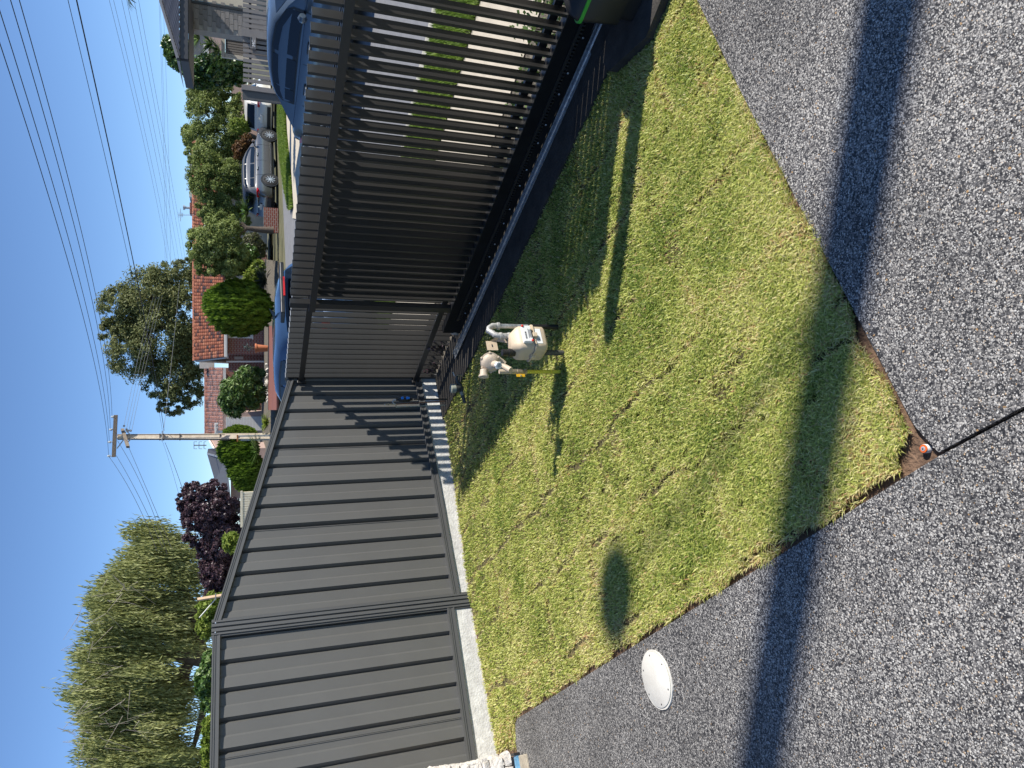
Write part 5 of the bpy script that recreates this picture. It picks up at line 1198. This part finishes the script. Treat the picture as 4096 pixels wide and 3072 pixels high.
def fence34():
    y=19.; t=empty('numbered_slat_fence',at(1200,200,y),'brown slat front fence with 34C letterbox on the opposite property','fence'); f=lambda X,Y,dy=0: at(X,Y,y+dy)
    zt_=f(972,150).z; x0=f(972,330).x; x1=f(972,-150).x; n=int((x1-x0)/.125); w_=.125
    me=MB().box((0,0,0),Vector((.04,0,0)),Vector((0,.012,0)),Z3*.82).mesh('slat',M['slat34'])
    for i in range(n): o=bpy.data.objects.new('slat',me); link(o,t); o.location=Vector((x0+w_*(i+.5),y,zt_-.82))-t.location
    for dz in (.17,1.3): MB().box(Vector(((x0+x1)/2,y+.03,zt_-dz)),Vector(((x1-x0)/2,0,0)),Vector((0,.015,0)),Z3*.03).obj('rail',M['black'],t)
    for Y0,Y1 in ((112,148),(332,362)):
        a=f(966,Y1,-.06);b=f(966,Y0,-.06); MB().abox(min(a.x,b.x)+.02,max(a.x,b.x)-.02 if Y0<200 else min(a.x,b.x)+.14,y-.09,y+.05,-.1,a.z).obj('post',M['slat34'],t)
    # solid shiny return panel at its left end
    a=f(970,398);b=f(970,362); MB().abox(a.x,b.x,y-.05,y+.02,-.1,a.z).obj('return_panel',M['fence_post'],t)
    # letterbox
    lb=MB().abox(f(1000,200).x,f(1000,150).x,y-.12,y-.03,f(1024,175).z,f(1000,175).z).obj('letterbox',M['slat34'],t)
    MB().abox(f(1000,194).x,f(1000,156).x,y-.124,y-.121,f(1006,175).z,f(1002,175).z).obj('mail_slot',M['black'],lb)
    text('34C',f(1020,189,-.13)+Vector((0,-.0,0)),.105,M['label'],lb,'house_number')
    MB().abox(f(1030,205).x,f(1030,140).x,y+.05,y+.07,f(1070,175).z,f(1024,175).z).obj('box_back',M['black'],t)
fence34()
wl=MB().abox(at(930,560,47).x,at(930,330,47).x,47,47.3,.3,at(925,400,47).z).obj('rendered_wall',M['pink']); tag(wl,'pinkish rendered wall behind the white hatchback','wall')
wl=MB().abox(at(950,850,44).x,at(950,580,44).x,43.6,43.9,.3,at(955,700,44).z).obj('brick_wall',M['render']); tag(wl,'tan rendered wall showing above the grey SUV roof','wall')
wl=MB().abox(at(1050,920,35).x,at(1050,820,35).x,35.4,35.6,.3,at(1056,850,35).z).obj('low_brick_wall',M['brick']); tag(wl,'low brick garden wall behind the corner street tree','wall')
# ---- cars
def lerp_tab(tab,x):
    for (a,u),(b,v) in zip(tab[:-1],tab[1:]):
        if x<=b: k=(x-a)/(b-a) if b>a else 0; return u*(1-k)+v*k
    return tab[-1][1]
def car(name,label,cat,O,az,L,W,Hh,kind,paint,trim=None,deco=True):
    a=math.radians(az); f=Vector((math.sin(a),math.cos(a),0)); l=Vector((-f.y,f.x,0)); O=Vector(O)
    t=empty(name,O,label,cat)
    T=lambda x,y,z:O+f*((x-.5)*L)+l*y+Z3*z      # x 0 rear .. 1 front
    hw=W/2
    if kind=='sedan':
        deck=[(0,.46),(.015,.60),(.05,.655),(.15,.675),(.30,.66),(.60,.64),(.74,.625),(.88,.555),(.96,.49),(1,.36)]
        roofz=[(.10,.67),(.18,.80),(.27,.945),(.36,.99),(.48,1.),(.57,.965),(.66,.83),(.75,.63)]
    elif kind=='suv':
        deck=[(0,.40),(.01,.52),(.03,.60),(.10,.62),(.30,.61),(.60,.595),(.72,.60),(.86,.56),(.95,.50),(1,.36)]
        roofz=[(.015,.61),(.05,.78),(.09,.93),(.16,.985),(.35,1.),(.50,.985),(.60,.90),(.70,.74),(.76,.60)]
    else:
        deck=[(0,.40),(.012,.52),(.03,.61),(.12,.63),(.30,.62),(.60,.605),(.72,.60),(.86,.55),(.95,.48),(1,.34)]
        roofz=[(.02,.62),(.06,.80),(.10,.93),(.18,.985),(.35,1.),(.50,.98),(.60,.88),(.70,.72),(.76,.60)]
    zb=.14*Hh
    wtab=[(0,.80),(.04,.92),(.12,.985),(.3,1.),(.75,1.),(.9,.95),(.97,.85),(1,.70)]
    xs=[0,.01,.03,.06,.1,.15,.22,.3,.4,.5,.6,.7,.76,.82,.88,.93,.97,1]
    R_=[]
    for x in xs:
        w_=hw*lerp_tab(wtab,x); zt_=Hh*lerp_tab(deck,x); z0=zb+(.10 if x in (0,1) else 0)
        pr=[(.88,z0),(.97,z0+.05),(.99,z0+(zt_-z0)*.35),(1.,z0+(zt_-z0)*.62),(.975,z0+(zt_-z0)*.86),(.93,zt_-.01),(.84,zt_+.01),(.4,zt_+.03)]
        R_.append([T(x,w_*p,z) for p,z in pr]+[T(x,-w_*p,z) for p,z in reversed(pr)])
    MB().loft(R_).obj('body',paint,t,True)
    # roof shell (cabin)
    xs2=[roofz[0][0]+(roofz[-1][0]-roofz[0][0])*i/22 for i in range(23)]
    def cab(x):
        zr=Hh*lerp_tab(roofz,x); zd=Hh*lerp_tab(deck,x)-.02; k=max(0,(zr-zd)/(Hh-zd)); wb=hw*.90*lerp_tab(wtab,x); wr=wb-(.17*k)*hw/.9; return zr,zd,wb,wr,k
    R2=[]
    for x in xs2:
        zr,zd,wb,wr,k=cab(x); pr=[(wb,zd),(wb*.45+wr*.55,zd+(zr-zd)*.6),(wr,zd+(zr-zd)*.90),(wr*.88,zr),(wr*.5,zr+.02*k)]
        R2.append([T(x,y,z) for y,z in pr]+[T(x,-y,z) for y,z in reversed(pr)])
    MB().loft(R2).obj('roof',paint,t,True)
    def side_pt(x,fz,s):
        zr,zd,wb,wr,k=cab(x); zz=zd+(zr-zd)*fz
        y=wb+(wb*.45+wr*.55-wb)*min(1,fz/.6) if fz<=.6 else (wb*.45+wr*.55)+(wr-(wb*.45+wr*.55))*(fz-.6)/.3
        return T(x,s*(y+.006),zz)
    x0=lambda q: q
    if kind=='sedan': segs=[('rear_side_window',.245,.30),('rear_side_window',.306,.445),('front_side_window',.462,.655)]
    elif kind=='suv': segs=[('rear_side_window',.10,.215),('rear_side_window',.225,.41),('front_side_window',.427,.655)]
    else: segs=[('rear_side_window',.235,.40),('front_side_window',.417,.655)]
    for s in (-1,1):
        # dark surround
        b=MB(); up=[];dn=[]; lo_,hi_=segs[0][1]-.012,segs[-1][2]+.012
        for i in range(19):
            x=lo_+(hi_-lo_)*i/18; dn.append(side_pt(x,.10,s)); up.append(side_pt(x,.90 if .02<(i/18)<.98 else .7,s))
        b.loft([dn,up],closed=False,cap=False); b.obj('window_surround',M['black'],t)
        for nm,a0,a1 in segs:
            dn=[];up=[]
            for i in range(9):
                x=a0+(a1-a0)*i/8; q1=side_pt(x,.15,s)+l*s*.004; q2=side_pt(x,.85,s)+l*s*.004; dn.append(q1);up.append(q2)
            MB().loft([dn,up],closed=False,cap=False).obj(nm,M['glass'],t)
        # handles, mirror, sill, door gaps
        hz=Hh*.565
        for x in ((.335,.53) if kind!='hatch' else (.50,.50)):
            c=T(x,s*(hw*1.0-.0),hz); MB().box(c,f*.10,l*.02,Z3*.015).obj('door_handle',trim or paint,t,bev=.006)
            MB().box(c-l*s*.006,f*.12,l*.010,Z3*.035).obj('handle_recess',M['black'],t,bev=.01)
        for x in (.24,.44,.66):
            b=MB(); p=[T(x+.01*math.sin(z_*3),s*(hw*q+.004),z_*Hh) for z_,q in ((.22,.975),(.36,.992),(.46,1.0),(.56,.985),(.62,.94))]; b.tube(p,.004,4); b.obj('door_gap',M['black'],t)
        MB().tube([T(.66,s*hw*.9,Hh*.64),T(.665,s*hw*1.12,Hh*.665)],[.02,.035],6).obj('mirror_arm',M['black'],t)
        MB().lathe(T(.672,s*hw*1.12,Hh*.67),f,[(-.04,.06),(0,.075),(.06,.05)],10).obj('mirror',paint,t,True)
        MB().loft([[T(x,s*hw*.985,zb+.01),T(x,s*hw*1.005,zb+.03),T(x,s*hw*1.005,zb+.09),T(x,s*hw*.98,zb+.10)] for x in (.26,.70)]).obj('sill_trim',M['black'] if kind=='suv' else paint,t)
        # wheels
        wr_=.212*Hh if kind!='sedan' else .215*Hh
        for x in (.185,.815):
            c=T(x,s*hw*.90,wr_); o_=l*s
            MB().lathe(T(x,s*(hw*.99-.02),wr_+.02),o_,[(0,wr_*1.20),(.026,wr_*1.20)],28).obj('wheel_arch',M['black'],t)
            wh=MB().lathe(c-o_*.10,o_,[(0,wr_*.9),(.02,wr_),(.20,wr_),(.215,wr_*.93),(.222,wr_*.70),(.205,wr_*.68)],28).obj('wheel',M['tyre'],t,True)
            rm=MB().lathe(c+o_*.075,o_,[(0,wr_*.67),(.02,wr_*.66),(.021,wr_*.60),(.0,wr_*.58)],28).obj('rim',M['rim'],wh,True)
            sp=MB()
            for k in range(10):
                an=k*math.pi/5; d=f*math.cos(an)+Z3*math.sin(an); e=d.cross(o_); sp.box(c+o_*.125+d*wr_*.36,d*wr_*.29,e*wr_*.045,o_*.012)
            sp.lathe(c+o_*.11,o_,[(0,wr_*.14),(.03,wr_*.12)],10); sp.obj('spokes',M['rim'],wh)
    MB().box(T(.5,0,zb+.02),f*(L*.44),l*(hw*.82),Z3*.10).obj('underbody',M['black'],t)
    # windscreens
    def screen(xa,xb,nm,kk=.86):
        rows=[]
        for i in range(7):
            x=xa+(xb-xa)*i/6; zr,zd,wb,wr,k=cab(x); yy=wr*kk; rows.append([T(x,yy*q,zr+.008+(.02*k)*(1-q*q)) for q in (-1,-.6,-.2,.2,.6,1)])
        MB().loft(rows,closed=False,cap=False).obj(nm,M['glass'],t)
    r0=roofz[0][0]
    if kind=='sedan': screen(.60,.735,'windscreen'); screen(.125,.255,'rear_window')
    else: screen(.585,.745,'windscreen'); screen(r0+.012,r0+(.062 if kind=='suv' else .07),'rear_window')
    # rear end
    for s in (-1,1):
        zl_=Hh*(.535 if kind=='sedan' else .56)
        pts=[T(.012,s*hw*.60,zl_+.05),T(.012,s*hw*.60,zl_-.05),T(.022,s*hw*.90,zl_-.07),T(.06,s*hw*.975,zl_-.03),T(.075,s*hw*.97,zl_+.05),T(.03,s*hw*.88,zl_+.06)]
        b=MB(); cc=sum(pts,Vector())/6; o2=-f*.03+l*s*.02; b.add([p+o2 for p in pts]+pts,[tuple(range(6))]+[(i,(i+1)%6,(i+1)%6+6,i+6) for i in range(6)]); b.obj('tail_light',M['taill'],t)
        b=MB(); b.box(T(.985,s*hw*.66,Hh*.46),f*.03,l*.16,Z3*.05); b.obj('headlight',M['label'],t,bev=.01)
        b=MB(); b.box(T(.02,s*hw*.62,Hh*.24),f*.05,l*.10,Z3*.018); b.obj('reflector',M['taill'],t)
    pl=MB().box(T(-.004,0,Hh*(.44 if kind=='sedan' else .47)),f*.012,l*.19,Z3*.055).obj('number_plate',M['label'],t)
    b=MB(); b.box(T(.0,0,Hh*.24),f*.03,l*hw*.7,Z3*.08); b.obj('bumper_insert',M['black'],t)
    b=MB(); b.lathe(T(.0,0,Hh*.53),-f,[(0,.05),(.012,.045)],14); b.obj('badge',M['chrome'],t)
    return t,T,f,l,hw
P_blue=mat('blue_car_paint',(.035,.075,.15),.2,.35,.02,coat=.8); P_sed=mat('slate_blue_paint',(.085,.115,.145),.26,.4,.02,coat=.7)
P_grey=mat('grey_metallic',(.10,.10,.10),.26,.6,.02,coat=.8); P_white=mat('warm_white_paint',(.66,.62,.54),.3,.1,.02,coat=.6)
ct=Vector((.36,11.95,-.11)); t,T,f,l,hw=car('parked_hatchback','glossy blue hatchback parked behind the slat fence corner, roof and spoiler showing','car',ct,-29.7,4.1,1.72,1.41,'hatch',P_blue)
MB().box(T(.045,0,1.335),f*.13,l*.43,Z3*.026).obj('spoiler',M['black'],t,bev=.01)
MB().box(T(.012,0,1.315),f*.012,l*.16,Z3*.012).obj('brake_light',M['taill'],t)
MB().add([T(.17,-.012,1.41),T(.17,.012,1.41),T(.14,.0,1.50),T(.215,0,1.41)],[(0,1,2),(0,2,3),(1,3,2)]).obj('antenna_fin',M['black'],t)
ct=Vector((6.28,12.55,-.11)); t,T,f,l,hw=car('parked_sedan','slate blue four-door sedan parked across the street behind the gate slats','car',ct,157,4.65,1.80,1.45,'sedan',P_sed,M['chrome'])
c=at(1100,683,37); car('parked_suv','silver-grey SUV parked beneath the street trees','car',(c.x,37.2,.30),61,4.7,1.88,1.62,'suv',P_grey,M['chrome'])
c=at(1100,398,37.5); car('parked_white_hatchback','pearl white hatchback with tail towards us right of the SUV','car',(c.x+.2,39.0,.30),38,4.3,1.78,1.5,'hatch',P_white)
